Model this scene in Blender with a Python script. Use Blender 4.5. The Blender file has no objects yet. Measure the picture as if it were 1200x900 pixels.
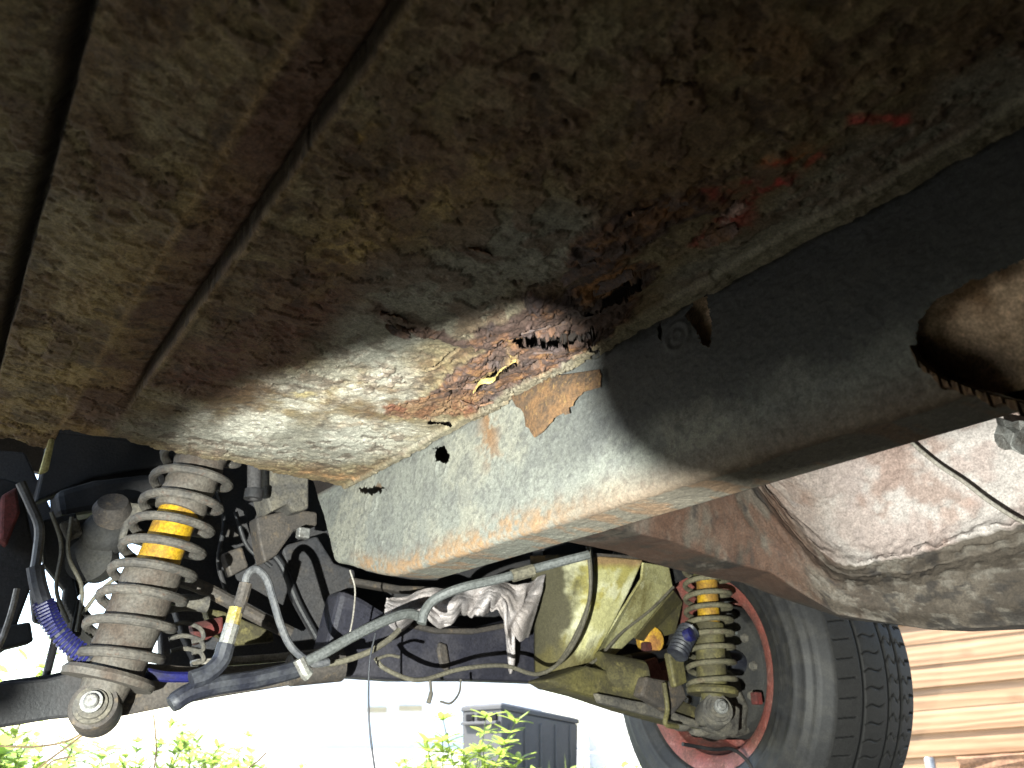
import bpy, bmesh, math, random
import numpy as np
from mathutils import Vector, Matrix

random.seed(7)
S = bpy.context.scene
COL = S.collection
R = math.radians

# ------------------------------------------------------------------ camera
CAM = Vector((0.0, 0.0, 0.25))
YAW, PITCH, FPX = R(37), R(25), 894.0
cam_data = bpy.data.cameras.new('camera')
cam_data.sensor_width = 36
cam_data.lens = FPX / 1200 * 36
cam_data.clip_start = 0.01
cam_data.clip_end = 2000
cam = bpy.data.objects.new('camera', cam_data)
COL.objects.link(cam)
cam.location = CAM
cam.rotation_euler = (R(90) + PITCH, 0, -YAW)
S.camera = cam
cam_data.dof.use_dof = True
cam_data.dof.focus_distance = 0.70
cam_data.dof.aperture_fstop = 12.0
_rot = cam.rotation_euler.to_matrix()


def ray(px, py):
    return _rot @ Vector(((px - 600) / FPX, (450 - py) / FPX, -1))


def at(px, py, X=None, Y=None, Z=None, d=None):
    """world point where the sight line through a photo point meets a plane (or depth d)"""
    r = ray(px, py)
    if X is not None: t = (X - CAM.x) / r.x
    elif Y is not None: t = (Y - CAM.y) / r.y
    elif Z is not None: t = (Z - CAM.z) / r.z
    else: t = d
    return CAM + r * t


def proj(P):
    """P (n,3) array -> photo pixels"""
    M = np.array(_rot.transposed())
    q = (np.asarray(P) - np.array(CAM)) @ M.T
    return 600 + FPX * q[:, 0] / -q[:, 2], 450 - FPX * q[:, 1] / -q[:, 2]


# ------------------------------------------------------------------ world, sun, exposure
SUN_AZ, SUN_EL = R(-44), R(50)          # azimuth from +Y towards +X
w = bpy.data.worlds.new('World')
S.world = w
w.use_nodes = True
nt = w.node_tree
bg = nt.nodes['Background']
sky = nt.nodes.new('ShaderNodeTexSky')
sky.sky_type = 'NISHITA'
sky.sun_disc = False
sky.sun_elevation = SUN_EL
sky.sun_rotation = SUN_AZ
nt.links.new(sky.outputs[0], bg.inputs[0])
bg.inputs[1].default_value = 0.15
sl = bpy.data.lights.new('sun', 'SUN')
sl.energy = 4.5
sl.angle = R(0.5)
sl.color = (1, 0.96, 0.91)
sun = bpy.data.objects.new('sun', sl)
COL.objects.link(sun)
_sd = Vector((math.sin(SUN_AZ) * math.cos(SUN_EL), math.cos(SUN_AZ) * math.cos(SUN_EL), math.sin(SUN_EL)))
sun.rotation_euler = _sd.to_track_quat('Z', 'Y').to_euler()
vs = S.view_settings
vs.view_transform = 'Standard'
vs.look = 'None'
vs.exposure = 2.5
vs.gamma = 1.0
S.cycles.max_bounces = 8
S.cycles.diffuse_bounces = 5

# hand torch shining from the left under the car (its glass faces the suspension)
TORCH = Vector((-0.22, 0.00, 0.12))
TORCH_AIM = Vector((0.36, 0.80, 0.42))
TORCH_W = 42.0

# ------------------------------------------------------------------ noise
def _hash(ix, iy, seed):
    h = (ix.astype(np.int64) * 374761393 + iy.astype(np.int64) * 668265263 + seed * 974634533) & 0xFFFFFFFF
    h = ((h ^ (h >> 13)) * 1274126177) & 0xFFFFFFFF
    h = (h ^ (h >> 16)) & 0xFFFFFFFF
    return h.astype(np.float64) / 4294967295.0


def vn(x, y, seed=0):
    ix, iy = np.floor(x), np.floor(y)
    fx, fy = x - ix, y - iy
    fx = fx * fx * fx * (fx * (fx * 6 - 15) + 10)
    fy = fy * fy * fy * (fy * (fy * 6 - 15) + 10)
    a, b = _hash(ix, iy, seed), _hash(ix + 1, iy, seed)
    c, d = _hash(ix, iy + 1, seed), _hash(ix + 1, iy + 1, seed)
    return a + (b - a) * fx + (c - a) * fy + (a - b - c + d) * fx * fy


def fbm(x, y, s, o=5, seed=0, g=0.55):
    x, y = x * s, y * s
    t, a, n = 0.0, 1.0, 0.0
    for k in range(o):
        t = t + a * vn(x, y, seed + k * 17)
        n += a
        x, y = x * 2.03 + 5.1 + y * 0.13, y * 2.03 + 3.7 - x * 0.13
        a *= g
    return t / n


def ss(a, b, x):
    t = np.clip((x - a) / (b - a), 0, 1)
    return t * t * (3 - 2 * t)


def capsule(x, y, p, q, r0, r1):
    """signed distance to a tapered capsule"""
    dx, dy = q[0] - p[0], q[1] - p[1]
    t = np.clip(((x - p[0]) * dx + (y - p[1]) * dy) / (dx * dx + dy * dy + 1e-12), 0, 1)
    return np.hypot(x - p[0] - t * dx, y - p[1] - t * dy) - (r0 + (r1 - r0) * t)


def chain(x, y, pts, r):
    """min distance to a poly-line of capsules; pts [(x,y)], r [radius]"""
    if len(pts) == 1:
        return np.hypot(x - pts[0][0], y - pts[0][1]) - r[0]
    d = None
    for k in range(len(pts) - 1):
        c = capsule(x, y, pts[k], pts[k + 1], r[k], r[k + 1])
        d = c if d is None else np.minimum(d, c)
    return d


def mixc(c, col, m):
    return c + (np.array(col) - c) * m[:, None]


# ------------------------------------------------------------------ object helpers
def tag(o, label=None, cat=None, group=None, kind=None):
    if label: o['label'] = label
    if cat: o['category'] = cat
    if group: o['group'] = group
    if kind: o['kind'] = kind
    return o


def empty(name, loc, parent=None):
    o = bpy.data.objects.new(name, None)
    COL.objects.link(o)
    o.location = loc
    o.empty_display_size = 0.05
    if parent: o.parent = parent
    return o


def link(name, me, parent=None, smooth=True, bevel=0.0, sharp=None):
    o = bpy.data.objects.new(name, me)
    COL.objects.link(o)
    if parent is not None:
        o.parent = parent
        # geometry is written in world metres: undo the offset of the thing's base
        off = Vector((0, 0, 0))
        p = parent
        while p is not None:
            off += p.location
            p = p.parent
        o.location = -off
    if smooth:
        me.shade_smooth()
        if sharp is not None:
            me.set_sharp_from_angle(angle=R(sharp))
    if bevel:
        m = o.modifiers.new('bevel', 'BEVEL')
        m.width = bevel
        m.segments = 2
        m.limit_method = 'ANGLE'
        m.angle_limit = R(40)
    return o


class MB:
    """gathers vertices and faces, then links them as one mesh"""
    def __init__(self): self.v, self.f = [], []

    def add(self, v, f):
        n = len(self.v)
        self.v += [tuple(p) for p in v]
        self.f += [tuple(i + n for i in q) for q in f]
        return self

    def box(self, c, s, M=None):
        M = M or Matrix.Identity(3)
        c = Vector(c)
        v = [c + M @ Vector((sx * s[0] / 2, sy * s[1] / 2, sz * s[2] / 2)) for sx in (-1, 1) for sy in (-1, 1) for sz in (-1, 1)]
        return self.add(v, [(0, 1, 3, 2), (4, 6, 7, 5), (0, 4, 5, 1), (2, 3, 7, 6), (0, 2, 6, 4), (1, 5, 7, 3)])

    def beam(self, a, b, wdt, hgt, up=(0, 0, 1)):
        """rectangular bar between two points"""
        a, b = Vector(a), Vector(b)
        d = (b - a).normalized()
        s = d.cross(Vector(up)).normalized()
        u = s.cross(d)
        M = Matrix((d, s, u)).transposed()
        return self.box((a + b) / 2, ((b - a).length, wdt, hgt), M)

    def prism(self, poly, vec):
        """closed slab from a polygon of points pushed along vec"""
        n = len(poly)
        vec = Vector(vec)
        v = [Vector(p) for p in poly] + [Vector(p) + vec for p in poly]
        f = [tuple(range(n - 1, -1, -1)), tuple(range(n, 2 * n))]
        f += [(i, (i + 1) % n, n + (i + 1) % n, n + i) for i in range(n)]
        return self.add(v, f)

    def tube(self, pts, r, seg=10, cap=True):
        pts = [Vector(p) for p in pts]
        n = len(pts)
        rr = r if hasattr(r, '__len__') else [r] * n
        T = [(pts[min(i + 1, n - 1)] - pts[max(i - 1, 0)]).normalized() for i in range(n)]
        nrm = T[0].orthogonal().normalized()
        v, f = [], []
        for i in range(n):
            nrm = (nrm - T[i] * nrm.dot(T[i])).normalized()
            b = T[i].cross(nrm)
            for k in range(seg):
                a = 2 * math.pi * k / seg
                v.append(pts[i] + (nrm * math.cos(a) + b * math.sin(a)) * rr[i])
        for i in range(n - 1):
            for k in range(seg):
                k2 = (k + 1) % seg
                f.append((i * seg + k, i * seg + k2, (i + 1) * seg + k2, (i + 1) * seg + k))
        if cap:
            f.append(tuple(range(seg - 1, -1, -1)))
            f.append(tuple((n - 1) * seg + k for k in range(seg)))
        return self.add(v, f)

    def lathe(self, o, axis, prof, seg=32, close=False):
        """revolve [(along, radius)] about an axis"""
        o, ax = Vector(o), Vector(axis).normalized()
        u = ax.orthogonal().normalized()
        b = ax.cross(u)
        n = len(prof)
        v, f = [], []
        for (t, r) in prof:
            for k in range(seg):
                a = 2 * math.pi * k / seg
                v.append(o + ax * t + (u * math.cos(a) + b * math.sin(a)) * max(r, 1e-5))
        for i in range(n - 1 + (1 if close else 0)):
            j = (i + 1) % n
            for k in range(seg):
                k2 = (k + 1) % seg
                f.append((i * seg + k, i * seg + k2, j * seg + k2, j * seg + k))
        return self.add(v, f)

    def build(self, name, m, parent=None, smooth=True, bevel=0.0, sharp=35, label=None):
        me = bpy.data.meshes.new(name)
        me.from_pydata(self.v, [], self.f)
        me.validate()
        bm = bmesh.new()
        bm.from_mesh(me)
        bmesh.ops.recalc_face_normals(bm, faces=bm.faces)
        bm.to_mesh(me)
        bm.free()
        if m is not None: me.materials.append(m)
        o = link(name, me, parent, smooth, bevel, sharp)
        if label: o['label'] = label
        return o


def curve(pts, n=8):
    """smooth Catmull-Rom run through the points"""
    P = [Vector(p) for p in pts]
    P = [P[0] * 2 - P[1]] + P + [P[-1] * 2 - P[-2]]
    out = []
    for i in range(1, len(P) - 2):
        a, b, c, d = P[i - 1:i + 3]
        for k in range(n):
            t = k / n
            out.append(0.5 * ((2 * b) + (c - a) * t + (2 * a - 5 * b + 4 * c - d) * t * t + (3 * b - a - 3 * c + d) * t ** 3))
    out.append(P[-2])
    return out


def grid_mesh(name, V, nu, nv, m, colors=None, keep=None, flip=False):
    """V (nu*nv,3) row-major [u][v] -> quad sheet; keep: face mask"""
    iu, iv = np.meshgrid(np.arange(nu - 1), np.arange(nv - 1), indexing='ij')
    a = (iu * nv + iv).ravel()
    q = np.stack([a, a + nv, a + nv + 1, a + 1], 1)
    if flip: q = q[:, ::-1]
    if keep is not None: q = q[keep]
    me = bpy.data.meshes.new(name)
    me.vertices.add(len(V))
    me.vertices.foreach_set('co', np.ascontiguousarray(V, dtype=np.float32).ravel())
    nf = len(q)
    me.loops.add(nf * 4)
    me.loops.foreach_set('vertex_index', np.ascontiguousarray(q, dtype=np.int32).ravel())
    me.polygons.add(nf)
    me.polygons.foreach_set('loop_start', np.arange(0, nf * 4, 4, dtype=np.int32))
    me.polygons.foreach_set('loop_total', np.full(nf, 4, dtype=np.int32))
    me.update(calc_edges=True)
    if colors is not None:
        at_ = me.color_attributes.new('tint', 'FLOAT_COLOR', 'POINT')
        c4 = np.ones((len(V), 4), dtype=np.float32)
        c4[:, :3] = np.clip(colors, 0.004, 1)
        at_.data.foreach_set('color', c4.ravel())
    me.materials.append(m)
    return me


# ------------------------------------------------------------------ materials
def newmat(name):
    m = bpy.data.materials.new(name)
    m.use_nodes = True
    t = m.node_tree
    return m, t, t.nodes['Principled BSDF']


def N(t, kind, **kw):
    n = t.nodes.new(kind)
    for k, v in kw.items():
        if k in n.inputs.keys(): n.inputs[k].default_value = v
        else: setattr(n, k, v)
    return n


def tint_mat(name, bump=0.35, scale=900, rough=0.8, vary=0.5, spec=0.3):
    """surface that carries its own worn colours; fine grain comes from noise"""
    m, t, b = newmat(name)
    a = N(t, 'ShaderNodeVertexColor', layer_name='tint')
    tc = N(t, 'ShaderNodeTexCoord')
    n1 = N(t, 'ShaderNodeTexNoise', Scale=scale, Detail=5.0, Roughness=0.65)
    n2 = N(t, 'ShaderNodeTexNoise', Scale=scale * 0.34, Detail=6.0, Roughness=0.7)
    t.links.new(tc.outputs['Object'], n1.inputs['Vector'])
    t.links.new(tc.outputs['Object'], n2.inputs['Vector'])
    mr = N(t, 'ShaderNodeMapRange')
    mr.inputs[1].default_value, mr.inputs[2].default_value = 0.3, 0.7
    mr.inputs[3].default_value, mr.inputs[4].default_value = 1 - vary, 1 + vary
    t.links.new(n1.outputs[0], mr.inputs[0])
    mr2 = N(t, 'ShaderNodeMapRange')
    mr2.inputs[1].default_value, mr2.inputs[2].default_value = 0.3, 0.7
    mr2.inputs[3].default_value, mr2.inputs[4].default_value = 1 - vary * 0.7, 1 + vary * 0.7
    t.links.new(n2.outputs[0], mr2.inputs[0])
    mu = N(t, 'ShaderNodeMath', operation='MULTIPLY')
    t.links.new(mr.outputs[0], mu.inputs[0]); t.links.new(mr2.outputs[0], mu.inputs[1])
    vm = N(t, 'ShaderNodeVectorMath', operation='SCALE')
    t.links.new(a.outputs[0], vm.inputs[0]); t.links.new(mu.outputs[0], vm.inputs['Scale'])
    t.links.new(vm.outputs[0], b.inputs['Base Color'])
    bp = N(t, 'ShaderNodeBump', Strength=bump, Distance=0.0006)
    ad = N(t, 'ShaderNodeMath', operation='ADD')
    t.links.new(n1.outputs[0], ad.inputs[0]); t.links.new(n2.outputs[0], ad.inputs[1])
    t.links.new(ad.outputs[0], bp.inputs['Height'])
    t.links.new(bp.outputs[0], b.inputs['Normal'])
    b.inputs['Roughness'].default_value = rough
    b.inputs['Specular IOR Level'].default_value = spec
    return m


def grime(name, base, dirt, amount=0.5, scale=18, rough=0.65, metal=0.0, bump=0.3, fine=350, third=None, spec=0.4):
    """painted, oily or rusty part: base colour under blotches of dirt, with grain"""
    m, t, b = newmat(name)
    tc = N(t, 'ShaderNodeTexCoord')
    n1 = N(t, 'ShaderNodeTexNoise', Scale=scale, Detail=8.0, Roughness=0.68)
    n2 = N(t, 'ShaderNodeTexNoise', Scale=fine, Detail=4.0, Roughness=0.6)
    n3 = N(t, 'ShaderNodeTexNoise', Scale=scale * 2.7, Detail=6.0, Roughness=0.7)
    for n in (n1, n2, n3): t.links.new(tc.outputs['Object'], n.inputs['Vector'])
    r1 = N(t, 'ShaderNodeMapRange')
    c = 0.5 + (0.5 - amount) * 0.5
    r1.inputs[1].default_value, r1.inputs[2].default_value = c - 0.1, c + 0.1
    t.links.new(n1.outputs[0], r1.inputs[0])
    mx = N(t, 'ShaderNodeMix', data_type='RGBA')
    mx.inputs[6].default_value = (*base, 1); mx.inputs[7].default_value = (*dirt, 1)
    t.links.new(r1.outputs[0], mx.inputs[0])
    last = mx.outputs[2]
    if third:
        r3 = N(t, 'ShaderNodeMapRange')
        r3.inputs[1].default_value, r3.inputs[2].default_value = 0.55, 0.68
        t.links.new(n3.outputs[0], r3.inputs[0])
        m3 = N(t, 'ShaderNodeMix', data_type='RGBA')
        m3.inputs[7].default_value = (*third, 1)
        t.links.new(last, m3.inputs[6]); t.links.new(r3.outputs[0], m3.inputs[0])
        last = m3.outputs[2]
    mr = N(t, 'ShaderNodeMapRange')
    mr.inputs[1].default_value, mr.inputs[2].default_value = 0.3, 0.7
    mr.inputs[3].default_value, mr.inputs[4].default_value = 0.6, 1.4
    t.links.new(n2.outputs[0], mr.inputs[0])
    vm = N(t, 'ShaderNodeVectorMath', operation='SCALE')
    t.links.new(last, vm.inputs[0]); t.links.new(mr.outputs[0], vm.inputs['Scale'])
    t.links.new(vm.outputs[0], b.inputs['Base Color'])
    ad = N(t, 'ShaderNodeMath', operation='ADD')
    t.links.new(n2.outputs[0], ad.inputs[0]); t.links.new(n3.outputs[0], ad.inputs[1])
    bp = N(t, 'ShaderNodeBump', Strength=bump, Distance=0.0015)
    t.links.new(ad.outputs[0], bp.inputs['Height'])
    t.links.new(bp.outputs[0], b.inputs['Normal'])
    rr = N(t, 'ShaderNodeMapRange')
    rr.inputs[3].default_value, rr.inputs[4].default_value = rough, min(1, rough + 0.25)
    t.links.new(r1.outputs[0], rr.inputs[0])
    t.links.new(rr.outputs[0], b.inputs['Roughness'])
    b.inputs['Metallic'].default_value = metal
    b.inputs['Specular IOR Level'].default_value = spec
    return m


M = {}
M['pan'] = tint_mat('rusty_underseal', bump=0.6, scale=700)
M['rail'] = tint_mat('dusty_rail', bump=0.5, scale=900, vary=0.35)
M['sill'] = tint_mat('dusty_sill', bump=0.9, scale=420, vary=0.35)
M['black_steel'] = grime('black_chassis_paint', (0.010, 0.0105, 0.012), (0.024, 0.022, 0.022), 0.45, 14, 0.55)
M['dark_panel'] = grime('dark_inner_panel', (0.017, 0.018, 0.022), (0.034, 0.032, 0.032), 0.5, 9, 0.6, third=(0.05, 0.042, 0.034))
M['cross'] = grime('dark_crossmember', (0.018, 0.018, 0.026), (0.035, 0.033, 0.040), 0.4, 12, 0.55)
M['spring'] = grime('muddy_spring', (0.034, 0.031, 0.027), (0.070, 0.063, 0.053), 0.5, 40, 0.7, third=(0.055, 0.034, 0.024))
M['spring_dark'] = grime('olive_spring', (0.055, 0.05, 0.03), (0.10, 0.09, 0.055), 0.5, 40, 0.7, third=(0.06, 0.04, 0.025))
M['damper'] = grime('grey_damper', (0.065, 0.058, 0.048), (0.045, 0.034, 0.026), 0.5, 30, 0.7)
M['yellow'] = grime('yellow_sleeve', (0.32, 0.19, 0.007), (0.17, 0.09, 0.012), 0.5, 35, 0.5, bump=0.15)
M['yellow_rust'] = grime('rusted_yellow_sleeve', (0.50, 0.30, 0.02), (0.22, 0.10, 0.03), 0.55, 45, 0.7)
M['arm_brown'] = grime('brown_arm', (0.055, 0.046, 0.038), (0.032, 0.028, 0.025), 0.5, 25, 0.6, third=(0.09, 0.068, 0.045))
M['galv'] = grime('bright_hardware', (0.22, 0.22, 0.21), (0.10, 0.09, 0.08), 0.4, 60, 0.4, metal=0.5)
M['hose'] = grime('grey_rubber_hose', (0.045, 0.047, 0.052), (0.08, 0.08, 0.08), 0.4, 40, 0.45, bump=0.12)
M['hose_dark'] = grime('dark_blue_hose', (0.011, 0.012, 0.018), (0.024, 0.026, 0.031), 0.45, 30, 0.45, bump=0.12)
M['conduit'] = grime('grey_conduit', (0.085, 0.09, 0.088), (0.05, 0.054, 0.05), 0.4, 40, 0.5)
M['cable'] = grime('olive_cable', (0.07, 0.064, 0.048), (0.11, 0.10, 0.07), 0.4, 40, 0.6)
M['pale_wire'] = grime('pale_wire', (0.20, 0.185, 0.16), (0.12, 0.105, 0.085), 0.4, 50, 0.6)
M['blue'] = grime('blue_spiral', (0.008, 0.009, 0.065), (0.008, 0.008, 0.03), 0.35, 40, 0.4, bump=0.1)
M['brass'] = grime('brass_union', (0.26, 0.20, 0.055), (0.20, 0.18, 0.13), 0.4, 60, 0.4, metal=0.4)
M['silver_tape'] = grime('silver_sleeve', (0.17, 0.17, 0.155), (0.11, 0.10, 0.09), 0.4, 60, 0.35, metal=0.3)
M['gusset'] = grime('yellow_lit_sheet', (0.33, 0.315, 0.15), (0.15, 0.13, 0.045), 0.42, 16, 0.8, third=(0.46, 0.45, 0.29))  # the yellow-green light is put into this base colour
M['olive_part'] = grime('olive_oily_part', (0.075, 0.066, 0.024), (0.035, 0.03, 0.014), 0.5, 22, 0.6, third=(0.11, 0.095, 0.035))
M['cast'] = grime('grey_casting', (0.05, 0.047, 0.042), (0.10, 0.09, 0.07), 0.5, 35, 0.75, third=(0.025, 0.022, 0.02))
M['drum'] = grime('black_drum', (0.012, 0.012, 0.012), (0.025, 0.024, 0.021), 0.5, 25, 0.7)
M['red_rim'] = grime('red_rim_paint', (0.155, 0.046, 0.036), (0.09, 0.038, 0.030), 0.45, 25, 0.55, bump=0.12, third=(0.22, 0.10, 0.08))
M['plate'] = tint_mat('yellow_lit_plate', bump=0.4, scale=500, rough=0.8, vary=0.3)
M['tyre'] = tint_mat('dusty_tyre_rubber', bump=0.25, scale=500, rough=0.6, vary=0.35)
M['rubber'] = grime('tyre_rubber', (0.010, 0.010, 0.011), (0.020, 0.0195, 0.019), 0.4, 16, 0.62, bump=0.12)
M['rust'] = grime('flaking_rust', (0.085, 0.055, 0.045), (0.13, 0.070, 0.036), 0.45, 60, 0.85, bump=0.8)
M['rust_bright'] = grime('yellow_rust_edge', (0.40, 0.31, 0.11), (0.22, 0.13, 0.045), 0.4, 90, 0.85, bump=0.6)
M['rust_dark'] = grime('purple_rust_flake', (0.050, 0.040, 0.042), (0.075, 0.046, 0.032), 0.5, 110, 0.85, bump=0.8)
M['rust_flat'] = grime('brown_rust_patch', (0.095, 0.050, 0.020), (0.045, 0.028, 0.016), 0.5, 70, 0.85, bump=1.0, third=(0.14, 0.085, 0.03))
M['rag'] = grime('pink_grey_cloth', (0.36, 0.33, 0.325), (0.24, 0.21, 0.195), 0.45, 14, 0.95, fine=500, bump=0.5)
M['body'] = grime('dull_body_shell', (0.016, 0.015, 0.014), (0.026, 0.022, 0.018), 0.5, 5, 0.9)
M['red_part'] = grime('dull_red_part', (0.10, 0.016, 0.013), (0.04, 0.012, 0.01), 0.5, 25, 0.7)
M['pink_part'] = grime('pink_bracket', (0.20, 0.075, 0.06), (0.12, 0.04, 0.035), 0.4, 30, 0.6)
M['bin'] = grime('dark_grey_plastic', (0.040, 0.040, 0.040), (0.052, 0.052, 0.050), 0.4, 6, 0.7, bump=0.05)
M['void'] = grime('dark_slot', (0.006, 0.006, 0.007), (0.009, 0.009, 0.009), 0.4, 6, 0.9, bump=0.0, spec=0.1)
M['torch'] = grime('black_torch_body', (0.03, 0.03, 0.03), (0.05, 0.05, 0.05), 0.4, 10, 0.5)

# ------------------------------------------------------------------ THE SETTING
def ground():
    m, t, b = newmat('pale_yard')
    tc = N(t, 'ShaderNodeTexCoord')
    n1 = N(t, 'ShaderNodeTexNoise', Scale=0.9, Detail=8.0, Roughness=0.7)
    n2 = N(t, 'ShaderNodeTexNoise', Scale=60.0, Detail=6.0, Roughness=0.7)
    t.links.new(tc.outputs['Object'], n1.inputs[0]); t.links.new(tc.outputs['Object'], n2.inputs[0])
    mx = N(t, 'ShaderNodeMix', data_type='RGBA')
    mx.inputs[6].default_value = (0.36, 0.34, 0.31, 1); mx.inputs[7].default_value = (0.46, 0.44, 0.40, 1)
    t.links.new(n1.outputs[0], mx.inputs[0])
    m2 = N(t, 'ShaderNodeMix', data_type='RGBA', blend_type='MULTIPLY')
    m2.inputs[0].default_value = 0.5
    t.links.new(mx.outputs[2], m2.inputs[6]); t.links.new(n2.outputs[0], m2.inputs[7])
    t.links.new(m2.outputs[2], b.inputs['Base Color'])
    b.inputs['Roughness'].default_value = 0.9
    bp = N(t, 'ShaderNodeBump', Strength=0.5, Distance=0.02)
    t.links.new(n2.outputs[0], bp.inputs['Height']); t.links.new(bp.outputs[0], b.inputs['Normal'])
    n = 80
    xs = np.sign(np.linspace(-1, 1, n)) * np.abs(np.linspace(-1, 1, n)) ** 3 * 400
    X, Y = np.meshgrid(xs, xs, indexing='ij')
    Z = (fbm(X.ravel(), Y.ravel(), 0.8, 4, 3) - 0.5) * 0.03
    me = grid_mesh('ground', np.stack([X.ravel(), Y.ravel(), Z], 1), n, n, m)
    tag(link('ground', me), kind='structure')


ground()


def earth():  # dark ground laid under the car to cut bounced daylight
    m = grime('dark_earth', (0.062, 0.056, 0.046), (0.040, 0.038, 0.028), 0.5, 5, 0.95, bump=0.8, fine=90)
    n = 90
    X, Y = np.meshgrid(np.linspace(-1.6, 1.9, n), np.linspace(-3.2, 2.0, n), indexing='ij')
    X, Y = X.ravel(), Y.ravel()
    Z = 0.024 + (fbm(X, Y, 7, 4, 8) - 0.5) * 0.03
    tag(link('earth', grid_mesh('earth', np.stack([X, Y, Z], 1), n, n, m)), kind='structure')


earth()

# ------------------------------------------------------------------ THE CAR
car = empty('car', (0.64, -0.2, 0))
tag(car, 'old car on red wheels seen from underneath with rusted grey floor and coil springs', 'car')

HZ = CAM.z + 0.27          # floor pan height
RX = 0.368                 # inner face of the chassis rail
RB = CAM.z + 0.148         # underside of the rail


def pp(px, py):
    p = at(px, py, Z=HZ)
    return (p.x, p.y)


def rp(px, py):
    p = at(px, py, X=RX)
    return (p.y, p.z)


# ---------- floor pan
def floor_pan():
    x0, x1, y0, y1 = -0.10, RX - 0.003, 0.0, 0.878
    nx, ny = 500, 860
    xs = np.linspace(x0, x1, nx)
    ys = y0 + (y1 - y0) * np.linspace(0, 1, ny)
    X, Y = np.meshgrid(xs, ys, indexing='ij')
    x, y = X.ravel(), Y.ravel()
    PX, PY = proj(np.stack([x, y, np.full_like(x, HZ)], 1))
    # ragged far edge
    edge = 0.800 + 0.010 * (fbm(x, x * 0, 45, 4, 5) - 0.5) * 2 + 0.022 * ss(0.12, 0.36, x) * 0.3
    xst = pp(64, 515)[0] + (fbm(y, y * 0, 60, 3, 6) - 0.5) * 0.004
    edge = np.where(x < xst, 0.868 + 0.006 * (fbm(x, x * 0, 60, 4, 9) - 0.5) * 2, edge)
    wx = (fbm(x, y, 38, 4, 11) - 0.5) * 0.03
    wy = (fbm(x, y, 38, 4, 12) - 0.5) * 0.03
    ux, uy = x + wx, y + wy
    n_lo = fbm(x, y, 9, 5, 21)
    n_mid = fbm(x, y, 45, 5, 22)
    n_hi = fbm(x, y, 190, 4, 23)
    n_b = fbm(x, y, 24, 6, 24)
    n_c = fbm(x, y, 85, 5, 25)
    # pressed swages: two grooves and their long ramps
    l1 = [pp(112, 0), pp(2, 420)]
    l2 = [pp(480, 0), pp(190, 420)]
    c1 = [pp(262, 180), pp(75, 490)]

    def lx(l):
        (ax, ay), (bx, by) = l
        return ax + (bx - ax) * (y - ay) / (by - ay)
    g1, g2, k1 = lx(l1), lx(l2), lx(c1)
    wob = (fbm(y, x * 0 + 3, 30, 4, 31) - 0.5) * 0.0014
    fade = 1 - ss(0.60, 0.74, y)
    up = 0.008 * np.clip((x - k1) / (g2 - k1 + 1e-9), 0, 1) * (x < g2 + wob) * fade
    up += 0.010 * np.clip((x - (g1 - 0.06)) / 0.06, 0, 1) * (x < g1 + wob)
    s2, s1 = x - g2 - wob, x - g1 - wob
    up += 0.008 * np.exp(-(np.minimum(s2, 0) / 0.0030) ** 2) * (s2 < 0.0008) * fade
    up += 0.016 * np.exp(-(np.minimum(s1, 0) / 0.0050) ** 2) * (s1 < 0.0008)
    up += -0.0009 * np.exp(-((s2 - 0.004) / 0.003) ** 2) * fade      # rolled lip beside the groove
    # flange along the rail
    fl = lx([pp(1200, 112), pp(440, 548)])
    up -= 0.0032 * ss(-0.002, 0.002, x - fl + 0.4 * wob)
    d = np.zeros_like(x)
    d += (n_lo - 0.5) * 0.006 + (n_mid - 0.5) * 0.0024 + (n_hi - 0.5) * 0.0014
    # flaked coating: thin layers with ragged rims
    ch = ss(0.56, 0.575, n_c) * ss(0.40, 0.6, n_lo)
    ch2 = ss(0.60, 0.61, fbm(x, y, 130, 4, 41)) * ss(0.42, 0.55, n_b)
    # ---- rust regions
    def reg(pix, rad, soft=0.012, seed=0):
        q = [pp(*p) for p in pix]
        return 1 - ss(-soft, soft, chain(ux, uy, q, rad))
    scab = reg([(470, 482), (540, 470), (610, 425), (690, 372), (735, 320)], [0.018, 0.032, 0.036, 0.030, 0.016], 0.009)
    scab2 = reg([(470, 385), (560, 400), (640, 360)], [0.004, 0.012, 0.018], 0.008)
    scab3 = reg([(690, 300), (740, 262), (800, 235), (860, 250)], [0.016, 0.018, 0.013, 0.008], 0.010)
    scab_r = reg([(820, 285), (850, 262), (880, 232)], [0.005, 0.006, 0.005], 0.005)
    flake = reg([(440, 360), (490, 385)], [0.010, 0.012], 0.006)
    flake2 = reg([(542, 288), (582, 300)], [0.003, 0.004], 0.004)
    heavy = np.clip(scab + 0.8 * scab2 + 0.8 * scab3, 0, 1)
    lay = fbm(x * 1.25, y * 0.5, 34, 6, 51, 0.55)
    ter = np.floor(lay * 6) / 6 + ss(0.82, 1.0, lay * 6 - np.floor(lay * 6)) / 6
    flat = 1 - 0.62 * reg([(470, 482), (530, 474), (600, 440)], [0.026, 0.026, 0.016], 0.014)
    d += heavy * flat * ((ter - 0.42) * 0.022 + 0.0015)
    rc = 1 - np.abs(2 * fbm(ux * 1.2, uy * 0.55, 55, 4, 53) - 1)
    crev = ss(0.955, 0.985, rc) * heavy
    d -= crev * 0.005
    d += heavy * (fbm(x * 1.2, y * 0.6, 420, 3, 54) - 0.5) * 0.0026
    d += np.clip(flake + flake2 + scab_r, 0, 1) * ((np.floor(fbm(x, y, 60, 5, 52) * 7) / 7 - 0.35) * 0.010)
    chip = np.clip(ch * 0.8 + ch2 * 0.6, 0, 1)
    d -= chip * 0.0014
    patch = ss(0.44, 0.60, fbm(x, y, 13, 5, 43)) * (1 - np.clip(scab, 0, 1)) * (1 - 0.75 * reg([(455, 480), (380, 480), (240, 500)], [0.05, 0.06, 0.04], 0.03))
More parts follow.
